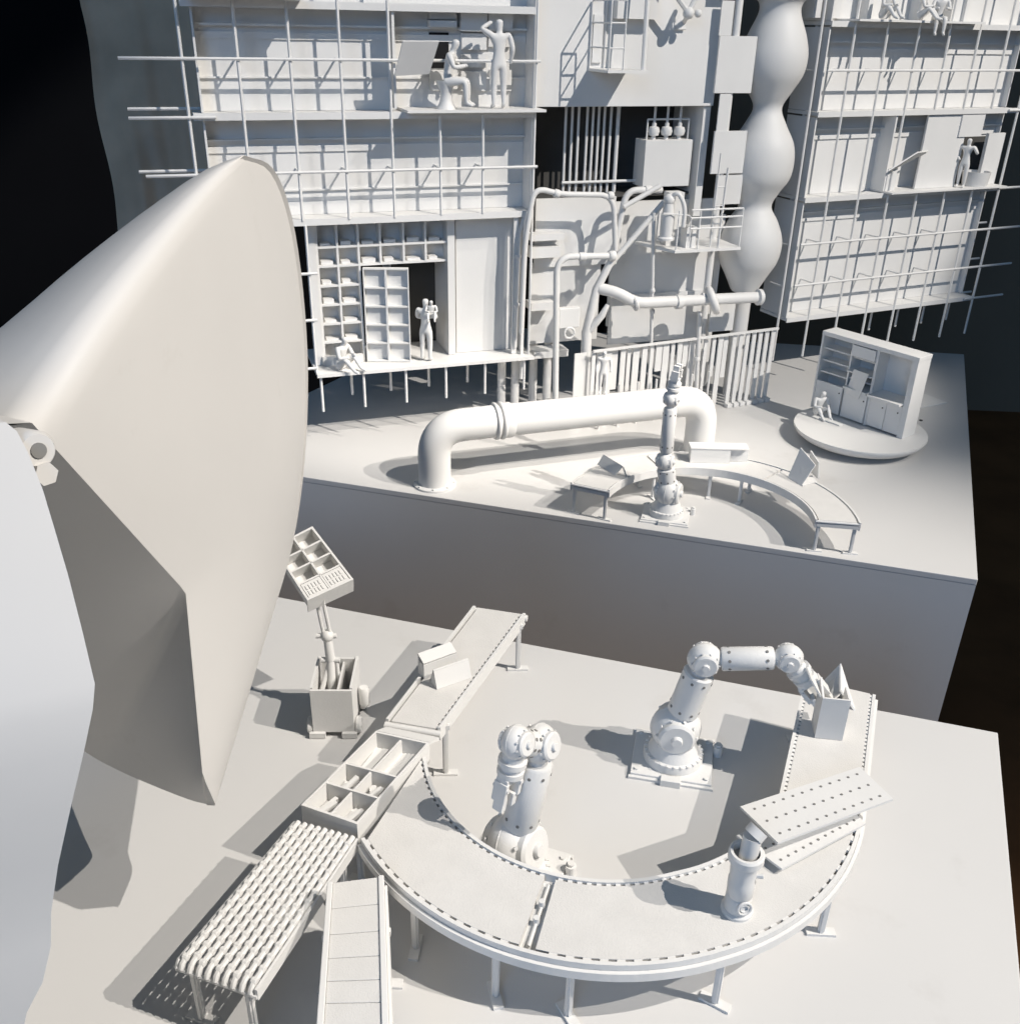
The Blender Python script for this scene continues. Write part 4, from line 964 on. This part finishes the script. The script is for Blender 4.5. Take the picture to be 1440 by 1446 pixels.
# ================================================================ facade right
def right_facade():
    fr = FR; W = .052
    t = thing('facade_module', 'right white facade of stacked floors behind a grid of thin rods', 'facade', fr.P(-.1, .155, 0))
    bx = lambda nm, *a, m='facade', par=t, **k: part(nm, MB().fbox(fr, *a), m, par, **k)
    sl = fr.sz(1128, 220, 0)[0]; sr = fr.sz(1411, 154, 0)[0]
    zf = [fr.sz(1200, 439, W)[1], fr.sz(1200, 276, W)[1], fr.sz(1200, 157.5, W)[1], fr.sz(1200, 30, W)[1]]; zt = 1.10
    for i, (z0, z1) in enumerate(((zf[0], zf[1]), (zf[1], zf[2]), (zf[2], zf[3]), (zf[3], zt))):
        bx('back_board', sl, sr, z0+.0005, z1-.009, -.010, 0)
        bx('end_wall', sl-.004, sl-.0002, z0+.0008, z1-.0125, -.060, .046); bx('end_wall', sr+.0002, sr+.004, z0+.0008, z1-.0125, -.02, .016)
        bx('rail_ledge', sl+.001, sr-.001, z1-.045, z1-.041, .0002, .014); bx('batten', sl+.001, sr-.001, z1-.066, z1-.056, .0002, .004)
    for z in zf:
        bx('floor_slab', sl-.005, sr+.005, z-.008, z, -.060, W-.003); bx('edge_strip', sl-.005, sr+.005, z-.011, z+.001, W-.0028, W+.0005)
    # horizontal rods, some running on into the dark
    for v, u1, back in ((97, 1460, 0), (322, 1437, 1), (373.5, 1425, 1)):
        z = fr.sz(1300, v+ (0 if v < 200 else 0), W)[1]
        z = fr.sz(1400, {97: 99, 322: 322, 373.5: 373.5}[v], W)[1]
        hrod(fr, t, sl-.002, fr.sz(u1, v, W)[0], z, W+.004)
    for z, u1, v in ((zf[0]-.004, 1412, 421), (zf[1]-.004, 1475, 268), (zf[2]-.004, 1475, 158)):
        hrod(fr, t, sr-.03, fr.sz(u1, v, W)[0], z, W+.004)
    for v, u0, u1 in ((315, 1375, 1392), (365, 1366, 1382), (411, 1355, 1371)):
        z = fr.sz(1375, v, -.02)[1]; hrod(fr, t, sr-.02, fr.sz(u1, v, -.02)[0], z, -.02)
    # verticals
    us = [fr.sz(u, 160, W)[0] for u in (1142, 1187, 1233, 1276)]; d = (us[3]-us[0])/3; xs = [us[0]+d*i for i in range(8)]
    zlow = fr.sz(1330, 475, W)[1]
    for i, s in enumerate(xs):
        if i in (4, 5, 6): 
            vrod(fr, t, s, zlow, zf[1]-.004, W); vrod(fr, t, s, zf[2]+.002, zt, W)
        else: vrod(fr, t, s, zlow, zt, W)
        if i in (4, 5, 6, 7): vrod(fr, t, s-.004, zlow+.022, zf[0]-.0085, -.02)
    for v in (99, 322, 373.5):
        z = fr.sz(1400, v, W)[1]
        for s in xs[:6]: part('standoff', MB().cyl(fr.P(s, z, .0003), fr.P(s, z, W), .0020, n=6), 'facade', t, smooth=True)
    # standing room on the middle storey
    s0 = fr.sz(1252, 220, .04)[0]; zz = zf[1]+.006
    bx('room_floor', fr.sz(1262, 272, .085)[0], sr+.002, zf[1]+.0012, zf[1]+.005, .0003, .080)
    bx('partition', s0, s0+.005, zf[1]+.0055, zf[2]-.0125, .0003, .048)
    a = rect(fr, 1316, 168, 1352, 262, .058); bx('partition', a[0], a[1], zf[1]+.0055, zf[2]-.0125, .040, .046, label='flat shaded panel standing edge-on in the room')
    a = rect(fr, 1359, 167, 1385, 192, .05); bx('hanging_box', a[0], a[1], a[2], zf[2]-.0125, .015, .05)
    a = rect(fr, 1362, 193, 1398, 262, .004); bx('dark_opening', a[0], a[1], a[2], a[3], .0004, .003, m='recess')  # flat dark panel stands for the shade inside a recess
    q = [fr.px(1256, 236, .05), fr.px(1258, 238, .085), fr.px(1310, 213, .085), fr.px(1303, 212, .045)]
    part('flap', MB().slab([fr.px(1257, 240, .045), fr.px(1254, 240, .085), fr.px(1295, 214, .095), fr.px(1310, 212, .05)], .003), 'card', t, label='tilted open flap')
    a = rect(fr, 1255, 238, 1262, 268, .05); bx('flap_post', a[0], a[1], zf[1]+.0055, a[3], .042, .05)
    a = rect(fr, 1397, 188, 1402, 264, .04); bx('post', a[0], a[1], zf[1]+.0055, a[3], .03, .04)
    c = fr.P(fr.sz(1377, 262, .05)[0], zf[1]+.0053, .045)
    b = thing('basket', 'round white basket beside the standing figure in the right facade room', 'basket', c)
    part('body', MB().lathe(c, c+V(0, 0, .036), [(0, .032), (1, .036), (1, .033), (.1, .029)], 26, False), 'print', b, smooth=True); part('bottom', MB().cyl(c+V(0, 0, .0005), c+V(0, 0, .003), .030, n=24), 'print', b)
    figure('figurine', 'white figure standing hand on hip in the right facade room', fr.P(fr.sz(1354, 264, .06)[0], zf[1]+.0053, .062), .128, (-.6, -.8), 'hip')
    # top storey: deep ledge with boxes and sitters
    bx('room_floor', fr.sz(1215, 26, .085)[0], fr.sz(1392, 34, .085)[0], zf[3]+.0012, zf[3]+.006, .0003, .084)
    zz = zf[3]+.0065
    for u0, u1, w in ((1150, 1160, .03), (1165, 1188, .02), (1226, 1232, .04), (1300, 1320, .035), (1345, 1362, .035), (1364, 1368, .045)):
        s_a, s_b = fr.sz(u0, 10, w)[0], fr.sz(u1, 10, w)[0]; bx('cupboard', s_a, s_b, zf[3]+.0066, zf[3]+.12, .0005, w)
    for (u, pose, lb, f) in ((1246, 'sit', 'leftmost of the white figures sitting on the top ledge of the right facade', (.5, -.8)), (1296, 'sit', 'middle white figure crouching on the top ledge of the right facade', (.8, -.5)), (1322, 'edge', 'white figure on the top ledge of the right facade with legs hanging down', (-.1, -1))):
        figure('figurine', lb, fr.P(fr.sz(u, 28, .07)[0], zz-.001 if pose != 'edge' else zz-.005, .066 if pose != 'edge' else .072), .135, f, pose)
right_facade()

# ================================================================ centre tower
def tower():
    fr = FL; t = thing('service_tower', 'tall white service tower between the two facades with an open dark bay', 'tower', fr.P(.45, .16, 0))
    bx = lambda nm, *a, m='facade', par=t, **k: part(nm, MB().fbox(fr, *a), m, par, **k)
    s0 = fr.sz(750, 140, .02)[0]; s1 = fr.sz(1008, 140, .02)[0]; zb = fr.sz(870, 150, .02)[1]; zl = fr.sz(870, 276, .0)[1]
    bx('upper_block', s0, s1, zb, 1.12, -.14, .02, bevel=.001)
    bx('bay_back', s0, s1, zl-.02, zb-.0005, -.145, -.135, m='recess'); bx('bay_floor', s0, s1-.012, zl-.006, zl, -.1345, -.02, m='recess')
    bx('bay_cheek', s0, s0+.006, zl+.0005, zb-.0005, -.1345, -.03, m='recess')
    a = rect(fr, 995, 152, 1010, 280, .016); bx('bay_post', a[0], s1-.001, zl-.05, zb-.0005, -.13, .012)
    # rods in the bay
    for u in (797, 806, 815, 827, 835, 843, 851, 860, 870):
        s = fr.sz(u, 210, -.05)[0]; part('bay_rod', MB().cyl(fr.P(s, zl-.004, -.05), fr.P(s, zb-.0005, -.05), .0030 if u != 870 else .0045, n=8), 'facade', t, smooth=True)
    s_a = fr.sz(793, 256, -.042)[0]; s_b = fr.sz(905, 254, -.042)[0]; z = fr.sz(850, 256, -.042)[1]
    part('bay_bar', MB().cyl(fr.P(s_a, z, -.042), fr.P(s_b, z, -.042), .0032, n=8), 'facade', t, smooth=True)
    # boards hung below the bay
    bx('board', *rect(fr, 757, 281, 864, 372, -.004), -.012, -.004); bx('board', *rect(fr, 749, 372, 842, 478, -.016), -.024, -.016)
    bx('board', *rect(fr, 868, 285, 995, 450, -.014), -.022, -.014); bx('board', *rect(fr, 862, 418, 985, 476, -.008), -.0138, -.008); 
    bx('ledge', *rect(fr, 750, 331, 796, 338, .026), -.0035, .030); bx('ledge', *rect(fr, 749, 349, 790, 362, .02), -.0035, .026)
    bx('ledge', *rect(fr, 749, 428, 782, 436, .02), -.0155, .026)
    a = rect(fr, 985, 276, 1004, 480, -.02); bx('post', a[0], a[1], .02, zl-.055, -.04, -.02)
    bx('shelf', *rect(fr, 752, 496, 800, 501, .02), -.02, .03)
    # balcony on the upper block, with ladder rails and a cabinet above
    zp = fr.sz(885, 103, .125)[1]; sa, sb = fr.sz(858, 103, .125)[0], fr.sz(915, 104, .125)[0]
    bal = part('balcony', MB().fbox(fr, sa, sb, zp, zp+.005, .0205, .125), 'facade', t)
    r_ = .0019
    for s in (sa+.002, sa+.034):
        part('baluster', MB().cyl(fr.P(s, zp+.005, .122), fr.P(s, zp+.13, .122), r_, n=6), 'facade', bal)
        part('baluster', MB().cyl(fr.P(s, zp+.005, .024), fr.P(s, zp+.13, .024), r_, n=6), 'facade', bal)
    for z in (zp+.045, zp+.09, zp+.13):
        part('railing_bar', MB().cyl(fr.P(sa+.002, z, .122), fr.P(sa+.002, z, .024), r_, n=6), 'facade', bal); part('railing_bar', MB().cyl(fr.P(sa+.002, z, .122), fr.P(sa+.034, z, .122), r_, n=6), 'facade', bal)
    part('hanger', MB().cyl(fr.P(sb, zp+.004, .10), fr.P(sb+.005, 1.12, .08), .0052, n=8), 'facade', bal, smooth=True)
    bx('wall_cabinet', fr.sz(866, 20, .03)[0], fr.sz(922, 20, .03)[0], fr.sz(880, 26, .03)[1], 1.12, .0205, .05)
    bx('wall_frame', *rect(fr, 838, 20, 848, 88, .022), .0203, .026)
    # lamp cluster hanging at the top right
    h = thing('lamp_cluster', 'small white hanging joint with two bracing tubes near the top of the tower', 'joint', fr.px(972, 18, .07))
    c = ORG[h.name]
    part('knuckle', MB().ball(c, .012, 16, 10).ball(c+fr.d*.022, .008, 12, 8), 'print', h, smooth=True)
    part('brace', MB().cyl(c, fr.px(945, -20, .07), .0055, n=8), 'print', h); part('brace', MB().cyl(c, fr.px(990, -20, .07), .0055, n=8), 'print', h)
    part('bracket', MB().cyl(c, fr.px(966, 30, .02), .0048, n=8).cyl(fr.px(952, 40, .026), fr.px(968, 40, .026), .0022, n=6).cyl(fr.px(952, 20, .026), fr.px(952, 42, .026), .0022, n=6), 'print', h)
    # transformer box with three insulators
    k = thing('transformer_box', 'white box with three round insulators on top hanging in the dark bay', 'box', fr.px(940, 262, -.01))
    a = rect(fr, 912, 198, 972, 262, .0); part('case', MB().fbox(fr, a[0], a[1], a[2], a[3], -.055, 0), 'card', k, bevel=.0008)
    for u in (923, 941, 959):
        s, z = fr.sz(u, 184, -.02); p = fr.P(s, z, -.02)
        i_ = part('insulator', MB().lathe(fr.P(s, a[3], -.02), fr.P(s, z+.016, -.02), [(0, .005), (.2, .005), (.25, .011), (.5, .0135), (.75, .011), (.8, .005), (1, .005)], 16), 'print', k, smooth=True)
        part('lead', MB().cyl(fr.P(s, z+.016, -.02), fr.P(s, zb-.001, -.02), .0030, n=8), 'print', i_)
    for u in (913, 971): s = fr.sz(u, 190, -.02)[0]; part('bracket', MB().cyl(fr.P(s, a[3], -.02), fr.P(s, a[3]+.042, -.02), .0022, n=6), 'print', k)
    part('bracket', MB().cyl(fr.P(fr.sz(913, 190, -.02)[0], a[3]+.042, -.02), fr.P(fr.sz(971, 190, -.02)[0], a[3]+.042, -.02), .0022, n=6), 'print', k)
tower()

def gallery():
    fr = FL; w0, w1 = .05, .135
    zp = fr.sz(985, 352, w1)[1]; sa, sb = fr.sz(953, 354, w1)[0], fr.sz(1046, 347, w1)[0]
    t = thing('access_platform', 'small white railed platform hung on the tower beside the bulbous column', 'platform', fr.P(sa, zp, w0))
    part('deck', MB().add([fr.P(sa-.045, zp-.006, w0-.03), fr.P(sa, zp-.006, w1), fr.P(sb, zp-.006, w1), fr.P(sb, zp-.006, w0-.03), fr.P(sa-.045, zp, w0-.03), fr.P(sa, zp, w1), fr.P(sb, zp, w1), fr.P(sb, zp, w0-.03)], [(3, 2, 1, 0), (4, 5, 6, 7), (0, 1, 5, 4), (1, 2, 6, 5), (2, 3, 7, 6), (3, 0, 4, 7)]), 'facade', t)
    r = .0018
    for k in range(4):
        s = lerp(sa+.004, sb-.003, k/3); part('baluster', MB().cyl(fr.P(s, zp, w1-.004), fr.P(s, zp+.085, w1-.004), r, n=6), 'facade', t)
    for z in (.045, .068, .085): part('railing_bar', MB().cyl(fr.P(sa+.034, zp+z, w1-.004), fr.P(sb-.003, zp+z, w1-.004), .0023, n=6), 'facade', t)
    part('cabinet', MB().fbox(fr, sa+.004, sa+.040, zp, zp+.115, w0+.0, w0+.03), 'card', t); part('cabinet', MB().fbox(fr, sa+.036, sa+.060, zp, zp+.046, w1-.05, w1-.02), 'card', t)
    part('ladder_post', MB().cyl(fr.P(sb-.048, zp, w1-.02), fr.P(sb-.044, zp+.17, w1-.02), .0030, n=6), 'facade', t); part('ladder_post', MB().cyl(fr.P(sb-.068, zp, w1-.02), fr.P(sb-.066, zp+.20, w1-.02), .0022, n=6), 'facade', t)
    for z in (.05, .09, .13): part('rung', MB().cyl(fr.P(sb-.068, zp+z, w1-.02), fr.P(sb-.046, zp+z, w1-.02), .0014, n=5), 'facade', t)
    part('hanging_board', MB().fbox(fr, fr.sz(1013, 265, .04)[0], fr.sz(1047, 265, .04)[0], fr.sz(1030, 288, .04)[1], fr.sz(1030, 247, .04)[1], .034, .04), 'card', t)
    g = thing('pump_unit', 'small white machine with a bent hose on the left of the railed platform', 'machine', fr.px(942, 340, .11))
    c = fr.px(940, 338, .11)
    part('housing', MB().lathe(c, c+V(0, 0, .078), [(0, .019), (.06, .019), (.1, .015), (.7, .0155), (.75, .012), (1, .011)], 20), 'print', g, smooth=True)
    part('head', MB().ball(c+V(0, 0, .086), .013, 16, 10), 'print', g, smooth=True)
    part('hose', MB().tube([c+V(0, 0, .085), c+V(.015, -.01, .105), c+V(.034, -.012, .075), c+V(.034, -.012, .03)], .005, 10, bend=.016), 'print', g, smooth=True)
    part('guard', MB().tube([c+V(-.014, -.02, .06), c+V(.050, -.012, .055), c+V(.050, -.012, .0)], .0015, 6, bend=.01), 'print', g)
gallery()

# duct between tower and column
def duct():
    fr = FL; t = thing('cable_duct', 'slim white upright duct with square plates left of the bulbous column', 'duct', fr.P(.7, .0, .03))
    s = fr.sz(1026, 160, .03)[0]; part('tube', MB().cyl(fr.P(s, .02, .03), fr.P(s, 1.1, .03), .0085, n=14), 'facade', t, smooth=True)
    for u0, v0, u1, v1 in ((1017, 50, 1060, 131), (1010, 185, 1048, 244), (1006, 420, 1034, 466), (1015, -40, 1060, -5)):
        a = rect(fr, u0, v0, u1, v1, .042); part('plate', MB().fbox(fr, a[0], a[1], a[2], a[3], .036, .042), 'card', t)
    for u0, v0, u1, v1 in ((1020, 0, 1032, 50), (1017, 132, 1026, 186)):
        a = rect(fr, u0, v0, u1, v1, .040); part('channel', MB().fbox(fr, a[0], a[1], a[2], a[3], .037, .0405), 'card', t)
duct()

def bulbs():
    fr = FL; g = at(1031, 556, Z2); t = thing('bulbous_column', 'tall white column of stacked smooth bulbs beside the tower', 'column', g)
    pts = [(y, r) for y, r in ((-95, 19), (-60, 30), (-25, 42), (-5, 37), (5, 30), (20, 30), (50, 41), (78, 46.5), (105, 43), (130, 30), (152, 20), (175, 29), (200, 42), (225, 46), (250, 43), (270, 31), (290, 23), (310, 34), (330, 42), (348, 44), (368, 40), (385, 31), (398, 24), (408, 19))]
    prof = []
    top = rise(g, -90); 
    for y, r in sorted(pts, key=lambda q: -q[0]):
        h = rise(g, y); p = V(g[0], g[1], Z2+h); dpt = (RW.T@(p-CAM))[2]; prof.append((h, r*dpt/F))
    hs = [h for h, _ in prof]; z0, z1 = hs[0], hs[-1]
    den = []
    C3 = curve([V(h, r, 0) for h, r in prof], 110); den = [((c[0]-z0)/(z1-z0), max(c[1], .01)) for c in C3]
    part('bulbs', MB().lathe(g+V(0, 0, z0), g+V(0, 0, z1), den, 56), 'pipe', t, smooth=True)
    part('stem', MB().cyl(g, g+V(0, 0, z0+.002), .021, .021, 24), 'pipe', t, smooth=True)
    part('neck_ring', MB().lathe(g+V(0, 0, z0-.004), g+V(0, 0, z0+.012), [(0, .030), (.5, .034), (1, .030)], 32), 'pipe', t, smooth=True)
bulbs()

# ================================================================ pipework before the tower
def pipes():
    fr = FL
    P = lambda u, v, w=.07: fr.px(u, v, w)
    def pipe(label, pts, r, bend=.03, w=.07, joints=(), smooth=True, name='bent_pipe'):
        q = [P(*p) if len(p) == 3 else P(p[0], p[1], w) for p in pts]
        lo = min(q, key=lambda a: a[2]); t = thing(name, label, 'pipe', lo)
        part('tube', MB().tube(q, r, 14, bend=bend, seg=7), 'pipe', t, smooth=True)
        for (u, v, k) in joints:
            c = P(u, v, w); i = min(range(len(q)-1), key=lambda i: np.linalg.norm(lerp(q[i], q[i+1], .5)-c)); d = unit(q[i+1]-q[i])
            part('coupling', MB().lathe(c-d*r*1.1, c+d*r*1.1, [(0, r*1.25), (.2, r*k), (.8, r*k), (1, r*1.25)], 16), 'pipe', t, smooth=True)
        return t
    pipe('white pipe arching over the upper tower board just under the dark bay', [(736, 470), (741, 345), (754, 264), (790, 274), (866, 275), (869, 360)], .0060, .035, joints=((862, 276, 1.5), (786, 273, 1.5)))
    pipe('slim white pipe rising from behind the fat pipe and bending right', [(784, 566), (786, 362), (866, 361)], .0072, .04, joints=((864, 361, 1.6), (822, 362, 1.3)), w=.10)
    pipe('white pipe with an elbow climbing beside the pump machine', [(866, 372), (871, 330), (885, 268), (918, 268), (934, 268)], .0072, .03, w=.06, joints=((915, 268, 1.4),))
    pipe('slanting white strut crossing the tower boards up to the pump', [(852, 385), (938, 284)], .0062, None, w=.085)
    pipe('lower slanting white strut from pump to elbow', [(880, 292), (932, 262)], .0055, None, w=.08)
    t = pipe('thick crooked white trunk pipe rising behind the fat pipe like a tree', [(826, 560), (828, 470), (842, 408), (868, 358)], [.013, .012, .0095, .008], None, w=.09, name='trunk_pipe')
    part('branch', MB().tube([P(830, 468, .09), P(850, 445, .11), P(858, 430, .11)], [.010, .008, .005], 10), 'pipe', t, smooth=True)
    part('junction_box', MB().fbox(fr, *rect(fr, 790, 436, 818, 462, .10), .082, .10), 'pipe', t, bevel=.002); part('handle', MB().torus(P(804, 470, .105), fr.n, .012, .0025, 18, 6), 'pipe', t, smooth=True)
    # level pipe with a hand-wheel ring
    q = [P(846, 407, .09), P(872, 413, .11), P(898, 428, .12), P(1076, 419, .12)]
    t = thing('valve_pipe', 'level white pipe with a round valve ring running across the tower boards', 'pipe', q[2])
    part('tube', MB().tube(q, .0128, 18, bend=.03, seg=6), 'pipe', t, smooth=True)
    d = unit(q[3]-q[2])
    c = P(896, 428, .12); part('elbow_ring', MB().torus(c, d+V(0, 0, .3), .0135, .0045, 24, 8), 'pipe', t, smooth=True)
    c = P(959, 426, .12); part('coupling', MB().lathe(c-d*.010, c+d*.006, [(0, .0135), (.1, .0165), (.9, .0165), (1, .0135)], 20), 'pipe', t, smooth=True)
    c = P(1006, 424, .12); part('valve_ring', MB().torus(c, unit(d+V(0, -.35, .45)), .0255, .0092, 30, 12), 'pipe', t, smooth=True)
    part('lever', MB().cyl(c-d*.03+V(0, 0, .014), c+d*.03+V(0, 0, -.004), .0060, n=10), 'pipe', t, smooth=True)
    c = P(1069, 419.5, .12); part('end_flange', MB().lathe(c-d*.002, c+d*.012, [(0, .0145), (.2, .019), (.8, .019), (1, .016)], 22), 'pipe', t, smooth=True)
    pipe('thin upright white pole before the tower boards, left of two', [(918, 552), (923, 300)], .0042, None, w=.09, name='pole', joints=((921, 410, 1.5), (921, 440, 1.4)))
    pipe('thin upright white pole before the tower boards, right of two', [(983, 548), (988, 440)], .0052, None, w=.10, name='pole', joints=((984, 507, 1.5),))
    pipe('pair-like slim downpipe along the right edge of the left facade', [(727, 490), (733, 330), (741, 300)], .0042, None, w=.05, name='downpipe', joints=((731, 362, 1.6), (729, 430, 1.6)))
pipes()

# ================================================================ picket screen behind the fat pipe
def screen():
    fr = Frame(at(1085, 565, Z2), 65.2); t = thing('picket_screen', 'white screen of hanging pickets under a thin top rail behind the fat pipe', 'fence', fr.P(-.3, 0, 0))
    zt = fr.sz(1096, 463, 0)[1]; s0 = fr.sz(838, 491, 0)[0]; s1 = fr.sz(1099, 462, 0)[0]
    part('top_rail', MB().fbox(fr, s0, s1, zt-.004, zt+.001, -.003, .003), 'facade', t)
    random.seed(3); n = 27
    for i in range(n):
        s = lerp(s0+.006, s1-.008, i/(n-1)); right = i >= n-7
        wd = .0056 if right else random.choice((.0048, .0066, .0084)); lo = .0 if (right or i % 2 == 0) else zt*random.choice((.45, .62, .40)); w = random.choice((-.006, -.012)) if not right else -.004
        p = part('picket', MB().fbox(fr, s-wd, s+wd, lo, zt-.0042, w-.004, w), 'facade', t)
        if right: part('picket_shoe', MB().fbox(fr, s-wd*1.35, s+wd*1.35, 0, .010, w+.0003, w+.014), 'facade', p, bevel=.001)
    for i in range(7):
        s = lerp(s0+.02, s1-.2, i/6); part('pin', MB().cyl(fr.P(s, 0, .010), fr.P(s, zt*.55, .010), .0028, n=8), 'facade', t)
    part('side_board', MB().fbox(fr, s0-.036, s0-.006, 0, zt*.95, -.024, -.020), 'facade', t)
    # thick posts in the shade under the left facade
    for k, u in enumerate((708, 727, 752, 772)):
        s, _ = FL.sz(u, 540, -.06); a = FL.P(s, 0, -.06)
        solo('support_post', MB().cyl(a, a+V(0, 0, .30 if u > 745 else .145), .0105, n=18), 'facade', ['leftmost', 'second from the left', 'third from the left', 'rightmost'][k]+' of four round posts in the shade under the facades', 'post', group='posts under the facades', smooth=True)
screen()
